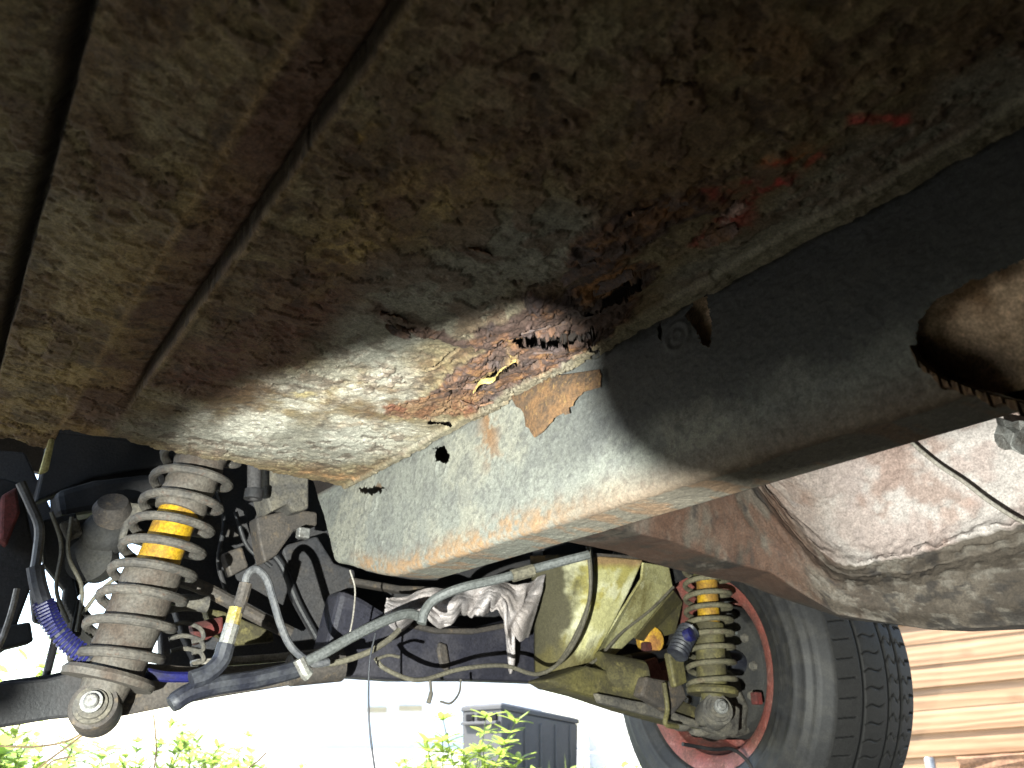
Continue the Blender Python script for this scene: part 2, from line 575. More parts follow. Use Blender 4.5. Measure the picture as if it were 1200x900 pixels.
    fl_n = fbm(x * 1.1, y * 0.8, 52, 5, 44)
    rimk = np.exp(-((fl_n - 0.545) / 0.0065) ** 2) * patch
    d += ss(0.535, 0.545, fl_n) * patch * 0.0016 - rimk * 0.0022
    # ---- splits and eaten holes
    hole = np.zeros_like(x)
    gone = np.zeros(len(x), bool)
    rnd = np.random.RandomState(4)
    cr = [([(610, 399), (650, 392), (694, 384)], [0.0028, 0.0075, 0.0050], 0.030),
          ([(688, 358), (722, 346), (746, 330)], [0.0020, 0.0052, 0.0026], 0.022),
          ([(693, 384), (698, 410)], [0.003, 0.0020], 0.014),
          ([(538, 449), (560, 453), (583, 436)], [0.0008, 0.0024, 0.0016], 0.012),
          ([(583, 436), (604, 420)], [0.0016, 0.0018], 0.010),
          ([(502, 495), (526, 497)], [0.0016, 0.0018], 0.010),
          ([(500, 435), (540, 408)], [0.0007, 0.0010], 0.005),
          ([(560, 478), (575, 470)], [0.0014, 0.0016], 0.007),
          ([(455, 372), (480, 392), (497, 390)], [0.0012, 0.0016, 0.0010], 0.006),
          ([(585, 78), (610, 66), (640, 62)], [0.0004, 0.0007, 0.0004], 0.003),
          ([(780, 98), (800, 92), (818, 97)], [0.0005, 0.0009, 0.0005], 0.003),
          ([(815, 282), (850, 262), (862, 238)], [0.0008, 0.0013, 0.0008], 0.006),
          ([(735, 265), (775, 235)], [0.0010, 0.0008], 0.005),
          ([(690, 255), (712, 240)], [0.0010, 0.0014], 0.006),
          ([(205, 482), (250, 486)], [0.0012, 0.0006], 0.003)]
    for k in range(46):                                   # small flecks where the coat has blown
        px, py = 330 + rnd.rand() * 560, 40 + rnd.rand() * 440
        if py > 560 - 0.45 * px + 120: continue
        a = rnd.rand() * 6.28
        ln = 5 + rnd.rand() * 14
        cr.append(([(px, py), (px + ln * math.cos(a), py + ln * 0.5 * math.sin(a))],
                   [0.0005 + 0.0006 * rnd.rand(), 0.0004 + 0.0004 * rnd.rand()], 0.0035))
    f1 = (fbm(x, y, 150, 4, 61) - 0.5) * 0.006
    f2 = (fbm(x, y, 150, 4, 62) - 0.5) * 0.006
    for pix, rad, dep in cr:
        q = [pp(*p) for p in pix]
        big = max(rad) > 0.0025
        a_, b_ = (x + f1 * 2.3 + wx * 0.25, y + f2 * 2.3 + wy * 0.25) if big else (x + f1, y + f2)
        dist = chain(a_, b_, q, rad)
        h = 1 - ss(-0.0006, 0.0006, dist)
        hole = np.maximum(hole, h)
        if dep > 0.009: gone |= dist < 0.0002
        d = d * (1 - h) - min(dep, 0.006) * h
        d += (1 - h) * 0.35 * dep * np.clip(np.exp(-np.maximum(dist, 0) / 0.004), 0, 1) * 0.5 * (0.3 + n_mid)
    # ---- colours (paint, underseal, rust, primer, dust)
    c = np.tile(np.array((0.175, 0.150, 0.092)), (len(x), 1))
    c = mixc(c, (0.22, 0.21, 0.15), ss(0.42, 0.66, n_b) * 0.5)
    c = mixc(c, (0.098, 0.062, 0.038), ss(0.42, 0.64, fbm(x * 1.6, y * 0.6, 22, 7, 71, 0.65)) * 0.7)
    c = c * (0.70 + 0.6 * n_hi)[:, None]
    # purple-brown strips
    pb = ss(0.0, 0.006, x - k1) * ss(0.004, -0.004, x - g2)
    c = mixc(c, (0.110, 0.060, 0.046), pb * (0.65 + 0.4 * n_b))
    pr = reg([(430, 330), (300, 400), (210, 450)], [0.018, 0.024, 0.022], 0.02)
    pr = np.maximum(pr, reg([(560, 60), (620, 130), (520, 210), (350, 360)], [0.02, 0.02, 0.02, 0.02], 0.03) * 0.7)
    c = mixc(c, (0.115, 0.058, 0.044), pr * (0.6 + 0.4 * ss(0.4, 0.6, n_c)))
    # olive-yellow weathering, and a lighter far-left corner
    oy = reg([(560, 210), (470, 250), (380, 330)], [0.022, 0.026, 0.022], 0.025)
    oy = np.maximum(oy, reg([(230, 210), (70, 420)], [0.012, 0.026], 0.03) * 0.6)
    oy = np.maximum(oy, reg([(150, 510), (60, 560)], [0.03, 0.05], 0.03) * 0.9)
    oy = np.maximum(oy, reg([(130, 380), (20, 500)], [0.02, 0.05], 0.04) * 0.8)
    c = mixc(c, (0.34, 0.275, 0.125), oy * ss(0.38, 0.56, n_b) * 0.9)
    # bare grey panel
    gr = reg([(420, 410), (520, 340), (650, 280)], [0.03, 0.045, 0.03], 0.02)
    gr = np.maximum(gr, reg([(380, 520), (300, 520), (190, 505)], [0.06, 0.05, 0.035], 0.03))
    gr = np.maximum(gr, reg([(820, 330), (1000, 220), (1150, 120)], [0.02, 0.02, 0.02], 0.015) * 0.8)
    c = mixc(c, (0.205, 0.225, 0.220), gr * (0.75 + 0.3 * n_b))
    dust_lit = reg([(450, 510), (330, 500), (240, 495)], [0.05, 0.05, 0.03], 0.04)
    dust_lit = np.maximum(dust_lit, reg([(455, 480), (440, 445), (340, 470)], [0.03, 0.04, 0.05], 0.03) * 0.9)
    c = mixc(c, (0.40, 0.435, 0.43), dust_lit * ss(0.34, 0.60, n_b) * 0.8)  # dust paled in colour over the torch pool, brightening it
    br = reg([(760, 200), (830, 120), (930, 60)], [0.03, 0.03, 0.03], 0.03)
    c = mixc(c, (0.155, 0.098, 0.048), br * ss(0.42, 0.6, n_b) * 0.8)
    c = mixc(c, (0.085, 0.050, 0.036), chip * 0.45)
    c = mixc(c, (0.040, 0.032, 0.026), ss(0.66, 0.72, n_c) * 0.5)
    c = c * (0.72 + 0.56 * fbm(x * 2.2, y * 0.35, 30, 4, 72))[:, None]
    c = mixc(c, (0.018, 0.014, 0.012), rimk * 0.85)
    c = mixc(c, (0.110, 0.070, 0.052), ss(0.548, 0.57, fl_n) * patch * 0.55)
    # scab colours
    sc = fbm(x * 1.2, y * 0.5, 75, 7, 81, 0.66)
    sr = np.tile(np.array((0.10, 0.066, 0.060)), (len(x), 1))
    sr = mixc(sr, (0.20, 0.105, 0.060), ss(0.46, 0.60, sc) * 0.85)
    sr = mixc(sr, (0.30, 0.17, 0.075), ss(0.60, 0.70, sc) * 0.8)
    sr = mixc(sr, (0.075, 0.060, 0.070), ss(0.52, 0.62, fbm(x, y, 60, 5, 82)) * 0.8)
    org = reg([(472, 480), (545, 480)], [0.022, 0.02], 0.014)
    sr2 = mixc(np.tile(np.array((0.21, 0.105, 0.052)), (len(x), 1)), (0.29, 0.19, 0.105), ss(0.48, 0.62, sc))
    sr2 = mixc(sr2, (0.20, 0.07, 0.04), ss(0.56, 0.68, fbm(x, y, 55, 5, 83)) * 0.8)
    sr = sr + (sr2 - sr) * (org * 0.9)[:, None]
    top = reg([(700, 330), (745, 300)], [0.016, 0.012], 0.01)
    sr = mixc(sr, (0.34, 0.17, 0.055), top * ss(0.42, 0.56, sc))
    sr = sr * np.array((0.60, 0.60, 0.63))
    c = c + (sr - c) * (ss(0.25, 0.6, heavy) * 0.95)[:, None]
    c = mixc(c, (0.03, 0.024, 0.022), crev * 0.85)
    c = mixc(c, (0.10, 0.066, 0.055), np.clip(flake + flake2, 0, 1) * 0.8)
    # orange smudges and red primer
    for pix, rad, col, a in (([(940, 172), (905, 188)], [0.006, 0.005], (0.40, 0.16, 0.05), 0.9),
                             ([(905, 190), (915, 186)], [0.003, 0.003], (0.42, 0.06, 0.05), 0.9),
                             ([(912, 220), (940, 210)], [0.004, 0.005], (0.42, 0.05, 0.05), 0.9),
                             ([(958, 192), (968, 182)], [0.003, 0.003], (0.40, 0.07, 0.05), 0.8),
                             ([(1022, 142), (1050, 138)], [0.003, 0.0035], (0.42, 0.05, 0.05), 0.95),
                             ([(840, 225), (870, 215)], [0.008, 0.006], (0.26, 0.05, 0.04), 0.8),
                             ([(815, 285), (860, 262), (890, 225)], [0.004, 0.008, 0.005], (0.30, 0.07, 0.06), 0.9),
                             ([(760, 245), (800, 225)], [0.006, 0.006], (0.30, 0.15, 0.05), 0.6),
                             ([(400, 500), (412, 497)], [0.006, 0.006], (0.36, 0.22, 0.10), 0.8),
                             ([(345, 465), (352, 462)], [0.006, 0.006], (0.42, 0.38, 0.20), 0.7),
                             ([(430, 153), (434, 150)], [0.003, 0.003], (0.34, 0.25, 0.08), 0.8),
                             ([(360, 555), (420, 560)], [0.008, 0.006], (0.34, 0.22, 0.12), 0.8),
                             ([(590, 400), (604, 418), (560, 450)], [0.0015, 0.002, 0.0025], (0.45, 0.34, 0.12), 0.5)):
        m = reg(pix, rad, 0.004)
        c = mixc(c, col, m * a * (0.25 + 0.70 * ss(0.44, 0.54, n_c)))
    c = mixc(c, (0.40, 0.30, 0.30), scab_r * ss(0.52, 0.6, fbm(x, y, 80, 4, 91)))  # pinkish highlight put into the colour
    # near-black tone in grooves and holes, pale lines on crease and lip
    c = mixc(c, (0.012, 0.010, 0.008), np.exp(-(np.minimum(s2, 0) / 0.0045) ** 2) * (s2 < 0.001) * fade * 0.8)
    c = mixc(c, (0.012, 0.010, 0.008), np.exp(-(np.minimum(s1, 0) / 0.009) ** 2) * (s1 < 0.001) * 0.95)
    c = mixc(c, (0.30, 0.22, 0.12), np.exp(-((x - k1) / 0.0022) ** 2) * 0.55)
    c = mixc(c, (0.28, 0.22, 0.12), np.exp(-((s2 - 0.003) / 0.0016) ** 2) * 0.4 * fade)
    flm = ss(-0.002, 0.002, x - fl)
    c = mixc(c, (0.20, 0.205, 0.165), flm * 0.6)
    c = mixc(c, (0.02, 0.014, 0.012), hole * 0.95)
    z = HZ + up - d
    # trim to the ragged edge, the last rows curl up
    yy = np.minimum(y, edge)
    z = z + 0.010 * ss(0.0, 0.006, y - edge)
    V = np.stack([x, yy, z], 1)
    me = grid_mesh('floor_pan', V, nx, ny, M['pan'], c * np.array((0.62, 0.555, 0.475)), keep=~(gone.reshape(nx, ny)[:-1, :-1].ravel()), flip=True)
    o = link('floor_pan', me, car)
    o['label'] = 'grey and brown floor panel flaking with rust, split open along the chassis rail'
    # plain floor around the detailed panel, out of sight
    mb = MB()
    mb.box((-0.17, 0.2, HZ + 0.022), (0.14, 1.2, 0.004))
    mb.box((0.10, -0.75, HZ + 0.004), (0.54, 1.498, 0.004))
    mb.box((0.14, 0.2, HZ + 0.045), (0.46, 1.19, 0.004))
    mb.build('floor_stiffener', M['body'], car)
    return o


pan = floor_pan()


def flake_sheet(name, parent, pix, wid, mat, curl, seed, free=False, thick=0.0016, drop=0.004):
    """a curled scale of rust hanging off the floor: ragged sheet with real thickness"""
    q = curve([Vector((*pp(*p), HZ)) for p in pix], 6)
    n = len(q)
    rnd = np.random.RandomState(seed)
    m = 6
    V, F = [], []
    for side in (0, 1):
        for i, p in enumerate(q):
            tdir = (q[min(i + 1, n - 1)] - q[max(i - 1, 0)]).normalized()
            sdir = Vector((-tdir.y, tdir.x, 0))
            ww = wid * (0.35 + 0.65 * math.sin(math.pi * (i + 0.5) / n)) * (0.75 + 0.5 * rnd.rand())
            for k in range(m):
                s = k / (m - 1)
                off = sdir * (s - 0.15) * ww + tdir * (rnd.rand() - 0.5) * wid * 0.15
                zz = -0.0005 - drop * (0.3 + 0.7 * abs(curl)) * ((1 - s) if free else s) ** 1.6 + (rnd.rand() - 0.5) * 0.0012
                V.append(p + off + Vector((0, 0, zz + side * thick)))
    for side in (0, 1):
        b = side * n * m
        for i in range(n - 1):
            for k in range(m - 1):
                f = (b + i * m + k, b + i * m + k + 1, b + (i + 1) * m + k + 1, b + (i + 1) * m + k)
                F.append(f if side else f[::-1])
    b = n * m
    for i in range(n - 1):
        F.append((i * m, (i + 1) * m, b + (i + 1) * m, b + i * m))
        F.append((i * m + m - 1, b + i * m + m - 1, b + (i + 1) * m + m - 1, (i + 1) * m + m - 1))
    for k in range(m - 1):
        F.append((k, b + k, b + k + 1, k + 1))
        j = (n - 1) * m + k
        F.append((j, j + 1, b + j + 1, b + j))
    return MB().add(V, F).build(name, mat, parent, smooth=True, sharp=50)


for pix, wd, mt, curl, dr in (
        ([(610, 386), (645, 376), (690, 368)], -0.008, 'rust_dark', 1, 0.004),
        ([(625, 408), (660, 406), (695, 396)], 0.010, 'rust_dark', 1, 0.005),
        ([(690, 344), (715, 332), (742, 318)], -0.007, 'rust_dark', 1, 0.004),
        ([(556, 455), (565, 445), (580, 442), (590, 428), (606, 417)], -0.0030, 'rust_bright', 1, 0.005),
        ([(515, 452), (540, 448), (560, 452)], 0.008, 'rust', 0.6, 0.003),
        ([(445, 366), (460, 370), (476, 376)], -0.007, 'rust', 0.8, 0.004),
        ([(470, 384), (485, 388), (500, 384)], -0.006, 'rust', 0.8, 0.003),
        ([(452, 380), (462, 388), (480, 394)], -0.005, 'rust_dark', 0.8, 0.003),
        ([(548, 290), (560, 294), (576, 299)], -0.004, 'rust', 0.8, 0.002),
        ([(690, 290), (712, 272), (735, 268)], -0.010, 'rust_dark', 0.8, 0.004),
        ([(730, 262), (752, 252), (768, 240)], -0.009, 'rust', 0.8, 0.004),
        ([(716, 300), (738, 284), (762, 276)], -0.008, 'rust_dark', 0.8, 0.004),
        ([(768, 250), (790, 238), (806, 232)], -0.007, 'rust_dark', 0.8, 0.004),
        ([(660, 330), (684, 316), (706, 310)], -0.008, 'rust_dark', 0.8, 0.004),
        ([(818, 284), (840, 272), (862, 262)], 0.008, 'rust', 0.8, 0.004),
        ([(560, 410), (575, 404), (590, 398)], -0.009, 'rust', 0.8, 0.003),
        ([(640, 420), (665, 418), (690, 412)], -0.009, 'rust', 0.8, 0.003),
        ([(540, 470), (560, 476), (580, 470)], -0.006, 'rust', 0.8, 0.003),
        ([(700, 352), (712, 345), (722, 336)], -0.006, 'rust_flat', 0.8, 0.003),
        ([(688, 384), (695, 396), (698, 408)], 0.006, 'rust_dark', 0.8, 0.004)):
    flake_sheet('rust_flake', pan, pix, wd, M[mt], curl, random.randint(0, 999), drop=dr, free=mt == 'rust_dark')


# ---------- chassis rail
HOLE = [(1072, 412), (1078, 378), (1098, 352), (1140, 328), (1200, 302), (1330, 262), (1420, 330), (1330, 520), (1262, 497),
        (1200, 472), (1160, 462), (1122, 448), (1095, 436)]


def inpoly(px, py, poly):
    r = np.zeros(len(px), bool)
    j = len(poly) - 1
    for i in range(len(poly)):
        xi, yi = poly[i]; xj, yj = poly[j]
        c = ((yi > py) != (yj > py)) & (px < (xj - xi) * (py - yi) / (yj - yi + 1e-12) + xi)
        r ^= c
        j = i
    return r


def rail():
    prof = []
    zt = HZ + 0.048
    na = 190
    for k in range(na): prof.append((RX, zt + (RB + 0.007 - zt) * k / na, 0))
    for k in range(14):
        a = math.pi / 2 * k / 13
        prof.append((RX + 0.007 - 0.007 * math.cos(a), RB + 0.007 - 0.007 * math.sin(a), 1))
    for k in range(1, 46): prof.append((RX + 0.007 + 0.041 * k / 46, RB + 0.0015 * k / 46, 2))
    for k in range(1, 5):
        a = math.pi / 2 * k / 4
        prof.append((RX + 0.048 + 0.004 * math.sin(a), RB + 0.0055 - 0.004 * math.cos(a), 3))
    for k in range(1, 12): prof.append((RX + 0.052, RB + 0.006 + (zt - RB) * k / 11, 3))
    nu, nv = len(prof), 880
    pr = np.array(prof)
    ur = np.concatenate([[0], np.cumsum(np.hypot(np.diff(pr[:, 0]), np.diff(pr[:, 1])))])
    t = np.linspace(0, 1, nv)
    U, T = np.meshgrid(np.arange(nu), t, indexing='ij')
    U = U.ravel(); T = T.ravel()
    x, z0 = pr[U, 0], pr[U, 1]
    u = ur[U]
    yend = 0.842 + (z0 - RB - 0.03) * 0.62
    y = -0.15 + (yend + 0.15) * T
    tilt = ss(0.67, 0.86, y) * 0.040
    z = z0 + tilt * np.clip((zt - z0) / (zt - RB), 0, 1)
    n1, n2, n3 = fbm(u, y, 14, 5, 101), fbm(u, y, 70, 5, 102), fbm(u, y, 240, 4, 103)
    dd = (n1 - 0.5) * 0.0030 + (n2 - 0.5) * 0.0007 + (n3 - 0.5) * 0.0008 + (fbm(u, y, 600, 3, 107) - 0.5) * 0.0007
    front = (pr[U, 2] < 1.5)
    wx = (fbm(u, y, 40, 5, 104) - 0.5) * 0.03
    wy = (fbm(u, y, 40, 5, 105) - 0.5) * 0.03
    # colours
    c = np.tile(np.array((0.205, 0.213, 0.188)), (len(x), 1))
    c = mixc(c, (0.27, 0.268, 0.22), ss(0.45, 0.62, n1) * 0.8)
    c = mixc(c, (0.15, 0.155, 0.145), ss(0.5, 0.62, n2) * 0.5)
    c = mixc(c, (0.10, 0.10, 0.095), ss(0.56, 0.66, n3) * 0.5)
    ucr = ur[na + 6]
    cre = np.exp(-((u - ucr + 0.004 + wx * 0.5) / 0.012) ** 2)
    band = ss(0.80, 0.74, y + wy) * ss(0.34, 0.50, y + wy)
    c = mixc(c, (0.30, 0.185, 0.095), cre * band * ss(0.30, 0.60, n1 * 0.35 + n2 * 0.3 + n3 * 0.35) * 0.95)
    c = mixc(c, (0.045, 0.048, 0.050), ss(0.52, 0.34, y + wy) * ss(-0.02, -0.06, u - ucr + wx) * 0.9)  # near upper face darkened in colour to stand for its shade
    c = mixc(c, (0.17, 0.105, 0.060), ss(0.50, 0.36, y) * ss(0.03, 0.07, u - ucr + 0.06) * 0.75)
    c = mixc(c, (0.19, 0.185, 0.15), (pr[U, 2] >= 2) * 0.6 + 0 * x)
    bt = fbm(u * 0.35, y, 60, 5, 106)
    c = mixc(c, (0.27, 0.15, 0.075), (pr[U, 2] >= 2) * ss(0.5, 0.62, bt) * 0.6)
    # rust runs under the seam
    yr, zr = rp(575, 515)
    rn = np.exp(-((y - yr + wy * 0.6 - (z - zr) * 0.15) / 0.016) ** 2) * ss(zr - 0.05, zr + 0.01, z) * front
    c = mixc(c, (0.22, 0.12, 0.055), rn * ss(0.35, 0.55, n2) * 0.9)
    ring = rp(795, 395)
    rg = np.hypot(y - ring[0], z - ring[1])
    dd += 0.0016 * np.exp(-((rg - 0.010) / 0.002) ** 2) * front + 0.001 * np.exp(-((rg - 0.004) / 0.0015) ** 2) * front
    for px, py, rr in ((435, 590, 0.012), (517, 548, 0.010)):
        a, b = rp(px, py)
        g = np.hypot(y - a, z - b)
        dd += 0.0014 * np.exp(-((g - rr) / 0.002) ** 2) * front
    # weld line near the far end
    dd += 0.0006 * np.exp(-((y - 0.775 - 0.02 * (z - RB)) / 0.002) ** 2) * front
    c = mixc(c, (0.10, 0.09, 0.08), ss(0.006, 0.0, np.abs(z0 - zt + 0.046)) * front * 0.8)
    c = mixc(c, (0.020, 0.014, 0.011), (z0 > HZ + 0.003) * front * 1.0)  # hidden upper face blackened: shade behind the floor splits put into colour
    # push along the local normal (left on the face, down on the underside)
    ang = np.clip((u - ur[na]) / (ur[na + 13] - ur[na]), 0, 1) * math.pi / 2
    out = (pr[U, 2] < 2.5)
    xo = x - dd * np.cos(ang) * out
    zo = z - dd * np.sin(ang) * out
    V = np.stack([xo, y, zo], 1)
    # torn hole and notches
    iu, iv = np.meshgrid(np.arange(nu - 1), np.arange(nv - 1), indexing='ij')
    a = (iu * nv + iv).ravel()
    ctr = (V[a] + V[a + nv + 1]) / 2
    vis = (y[a] > 0.01)
    qx, qy = proj(ctr)
    jag = (fbm(ctr[:, 1], ctr[:, 2], 90, 4, 111) - 0.5) * 26
    jg2 = (fbm(ctr[:, 1], ctr[:, 2], 150, 3, 112) - 0.5) * 14
    cut = inpoly(qx + jag * 0.4, qy + jag * 0.5, HOLE) & (pr[U[a], 2] < 2.5) & vis
    for poly in ([(422, 572), (432, 571), (443, 565), (452, 572), (440, 580), (424, 578)],
                 [(509, 528), (520, 522), (529, 535), (524, 543), (510, 540)],
                 [(803, 372), (815, 352), (828, 345), (834, 378), (831, 408), (822, 404), (818, 390)],
                 [(770, 384), (774, 376), (778, 392), (776, 402), (772, 396)]):
        cut |= inpoly(qx + jag * 0.12 + jg2 * 0.6, qy - jag * 0.12 + jg2 * 0.6, poly) & (pr[U[a], 2] < 0.5) & vis
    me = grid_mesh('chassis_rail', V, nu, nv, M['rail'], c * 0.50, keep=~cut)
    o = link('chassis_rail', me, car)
    o['label'] = 'grey box chassis rail with rusty lower edge and a torn hole'
    # brown inside of the rail seen through the torn hole
    n1_, n2_ = 60, 40
    yy = np.linspace(0.0, 0.30, n1_); zz = np.linspace(RB + 0.004, HZ + 0.045, n2_)
    Y, Z = np.meshgrid(yy, zz, indexing='ij')
    Y, Z = Y.ravel(), Z.ravel()
    k = fbm(Y, Z, 40, 5, 121)
    Vi = np.stack([RX + 0.030 - 0.006 * k - 0.016 * ss(0.012, 0.050, Z - RB), Y, Z], 1)
    ci = mixc(np.tile(np.array((0.52, 0.38, 0.26)), (len(Y), 1)), (0.22, 0.14, 0.08), ss(0.45, 0.6, k))
    mi = grid_mesh('inner_web', Vi, n1_, n2_, M['pan'], ci)
    so = link('inner_web', mi, o); so['label'] = 'bare brown inside of the rail behind the torn hole'
    # torn serrated rim
    rim = [(1068, 406), (1080, 424), (1095, 437), (1110, 447), (1122, 449), (1140, 457), (1160, 463), (1180, 469), (1200, 474), (1225, 484), (1250, 494)]
    base = curve([at(*p, X=RX - 0.002) for p in rim], 8)
    mb = MB()
    v, f = [], []
    rnd = random.Random(5)
    for i, p in enumerate(base):
        tooth = (i * 0.145 + 0.25 * math.sin(i * 0.9)) % 1
        hgt = (0.0030 + 0.0028 * tooth + rnd.random() * 0.0012) * (0.6 + 0.5 * math.sin(i * 0.23) ** 2)
        bk = 0.001 + 0.003 * tooth
        v += [p + Vector((0.004, 0, 0.002)), p + Vector((-0.001 - bk, 0, -0.0005 + 0.0008 * rnd.random())),
              p + Vector((-0.0005 - bk, 0, -hgt)), p + Vector((0.003, 0, -hgt * 0.9))]
    for i in range(len(base) - 1):
        for k in range(4):
            f.append((i * 4 + k, i * 4 + (k + 1) % 4, (i + 1) * 4 + (k + 1) % 4, (i + 1) * 4 + k))
    f += [(0, 1, 2, 3), tuple(len(v) - 4 + k for k in (3, 2, 1, 0))]
    mb.add(v, f).build('torn_rim', M['rust_flat'], o, sharp=30)
    # brown scale stuck to the face
    pts = [(592, 462), (640, 440), (700, 432), (706, 452), (684, 458), (672, 470), (668, 484), (655, 488), (645, 500), (628, 511), (618, 498), (610, 480)]
    cx, cy = 645, 470
    ring_ = []
    for i in range(len(pts)):
        a, b = pts[i], pts[(i + 1) % len(pts)]
        for s in (0, 0.33, 0.66):
            ring_.append((a[0] + (b[0] - a[0]) * s + rnd.uniform(-3, 3), a[1] + (b[1] - a[1]) * s + rnd.uniform(-2.5, 2.5)))
    n = len(ring_)
    v = [at(*p, X=RX - 0.0045) for p in ring_] + [at(*p, X=RX - 0.0005) for p in ring_]
    v += [at(cx + (p[0] - cx) * 0.55, cy + (p[1] - cy) * 0.55, X=RX - 0.0055 - rnd.random() * 0.0012) for p in ring_] + [at(cx, cy, X=RX - 0.0058)]
    f = []
    for i in range(n):
        j = (i + 1) % n
        f += [(i, j, n + j, n + i), (i, 2 * n + i, 2 * n + j, j), (2 * n + i, 3 * n, 2 * n + j)]
    MB().add(v, f).build('rust_scale', M['rust_flat'], o, sharp=60, label='brown paper-like scale of rust peeling off the rail')
    return o


rail_o = rail()


# ---------- right-hand sill and bulkhead
def sill():
    # plan path of the inner face
    path = curve([(0.90, -0.25, 0), (0.90, 0.10, 0), (0.90, 0.36, 0), (0.892, 0.47, 0), (0.85, 0.555, 0), (0.76, 0.60, 0), (0.62, 0.615, 0), (0.45, 0.62, 0)], 40)
    P = np.array([tuple(p) for p in path])
    nP = len(P)
    tg = np.gradient(P, axis=0)
    tg /= np.linalg.norm(tg, axis=1)[:, None]
    nrm = np.stack([-tg[:, 1], tg[:, 0], 0 * tg[:, 0]], 1)          # towards the car's middle / camera
    s = np.concatenate([[0], np.cumsum(np.linalg.norm(np.diff(P, axis=0), axis=1))])
    nv = 170
    v = np.linspace(0, 1, nv)
    # profile: 0..0.5 dusty wall, 0.5 frayed rim, then a groove and the bulging lower lip
    Sx, Vv = np.meshgrid(np.arange(nP), v, indexing='ij')
    Sx, Vv = Sx.ravel(), Vv.ravel()
    ps = s[Sx]
    bulk = ss(0.58, 0.95, ps - 0.0)                                   # share of bulkhead
    bulk = ss(0.66, 0.92, ps)
    zb = np.interp(ps, [0.60, 0.67, 0.77, 0.845, 0.985, 1.2], [0.355, 0.359, 0.384, 0.436, 0.462, 0.470])                           # underside line climbs along the bulkhead
    zt = 0.60
    zrim = 0.452 - 0.014 * ss(0.55, 0.7, ps) + 0.20 * ss(0.74, 0.92, ps)
    n1, n2, n3 = fbm(ps, Vv * 0.3, 22, 5, 131), fbm(ps, Vv * 0.3, 90, 5, 132), fbm(ps, Vv * 0.3, 260, 4, 133)
    zr = zrim + (n2 - 0.5) * 0.012
    up = Vv < 0.5
    z = np.where(up, zt + (zr - zt) * (Vv / 0.5), zr + (zb - zr) * np.clip((Vv - 0.5) / 0.36, 0, 1))
    w2 = np.clip((Vv - 0.5) / 0.36, 0, 1)
    off = np.where(up, 0.010 * ss(0.40, 0.5, Vv) + 0.004 * np.sin(Vv * 9), 0)
    lip = -0.003 * np.exp(-((w2 - 0.03) / 0.05) ** 2) + 0.016 * ss(0.10, 0.45, w2) - 0.018 * ss(0.66, 1.0, w2) ** 2
    lip -= 0.0022 * np.exp(-((w2 - 0.20) / 0.02) ** 2)
    off = np.where(up, off, 0.010 + lip)
    tail = np.clip((Vv - 0.86) / 0.14, 0, 1)
    off = off - 0.10 * tail                                          # turned under
    z = z + np.where(tail > 0, 0.006 * tail, 0)
    white = np.where(up, 1.0, 0.0) * (1 - bulk)
    relief = (n1 - 0.5) * 0.006 + (n2 - 0.5) * 0.004 + (n3 - 0.5) * 0.0022
    off = off + relief * np.where(up, 1.0, 0.5)
    off = off + np.where(up, ss(0.46, 0.5, Vv) * (1 - bulk) * (n3 - 0.3) * 0.022 + ss(0.46, 0.5, Vv) * (1 - bulk) * 0.005, 0)
    # a lapped joint across the lower lip
    off = off + 0.003 * ss(0.70, 0.703, ps) * ~up
    # two old rivet heads
    for s0, w0 in ((0.60, 0.42), (0.48, 0.34)):
        g = np.hypot(ps - s0, (w2 - w0) * 0.10)
        off = off + 0.003 * ss(0.014, 0.010, g) * ~up - 0.0015 * ss(0.008, 0.005, g) * ~up
    V = P[Sx] + nrm[Sx] * off[:, None]
    V[:, 2] = z
    c = np.tile(np.array((0.165, 0.135, 0.105)), (len(ps), 1))
    c = mixc(c, (0.09, 0.070, 0.052), ss(0.46, 0.60, fbm(ps, Vv * 0.3, 26, 6, 136)) * 0.9)
    c = mixc(c, (0.28, 0.25, 0.21), ss(0.56, 0.66, n2) * 0.7)
    c = mixc(c, (0.045, 0.038, 0.034), ss(0.60, 0.70, fbm(ps, Vv * 0.3, 60, 5, 137)) * 0.8)
    dw = np.tile(np.array((0.45, 0.37, 0.34)), (len(ps), 1))
    dw = mixc(dw, (0.52, 0.47, 0.44), ss(0.45, 0.6, n1))
    dw = mixc(dw, (0.33, 0.22, 0.18), ss(0.55, 0.66, fbm(ps, Vv * 0.3, 16, 5, 134)) * 0.7)
    c = c + (dw - c) * (white * 0.95)[:, None]
    red = ss(0.74, 0.86, ps + (n1 - 0.5) * 0.12)
    c = mixc(c, (0.155, 0.075, 0.045), red * 0.8 * ss(0.35, 0.55, n1 * 0.6 + n2 * 0.4))
    c = mixc(c, (0.25, 0.19, 0.08), ss(1.08, 1.2, ps) * ss(0.45, 0.6, n1) * 0.8)
    me = grid_mesh('sill', V, nP, nv, M['sill'], c * (0.30 + 0.22 * white)[:, None], flip=True)
    o = link('sill', me, car)
    o['label'] = 'dusty pinkish sill wall with frayed edge above a brown lower lip'
    # wire lying over the dusty face
    wpts = [(1050, 500), (1072, 522), (1100, 545), (1130, 565), (1160, 588), (1200, 612), (1245, 622)]
    MB().tube(curve([at(*p, X=0.86) for p in wpts], 6), 0.0022, 8).build('wire', M['pale_wire'], o)
    # crumpled foil stuck at the near end
    mb = MB()
    rnd = random.Random(3)
    F = [[at(1168 + i * 9 + rnd.uniform(-3, 3), 488 + j * 9 + i * 2.0 + rnd.uniform(-3, 3), X=0.80 + rnd.uniform(-0.015, 0.015)) for j in range(5)] for i in range(8)]
    for i in range(7):
        for j in range(4):
            mb.add([F[i][j], F[i + 1][j], F[i + 1][j + 1], F[i][j + 1]], [(0, 1, 2, 3)])
    ob = mb.build('foil_scrap', M['galv'], o, smooth=False)
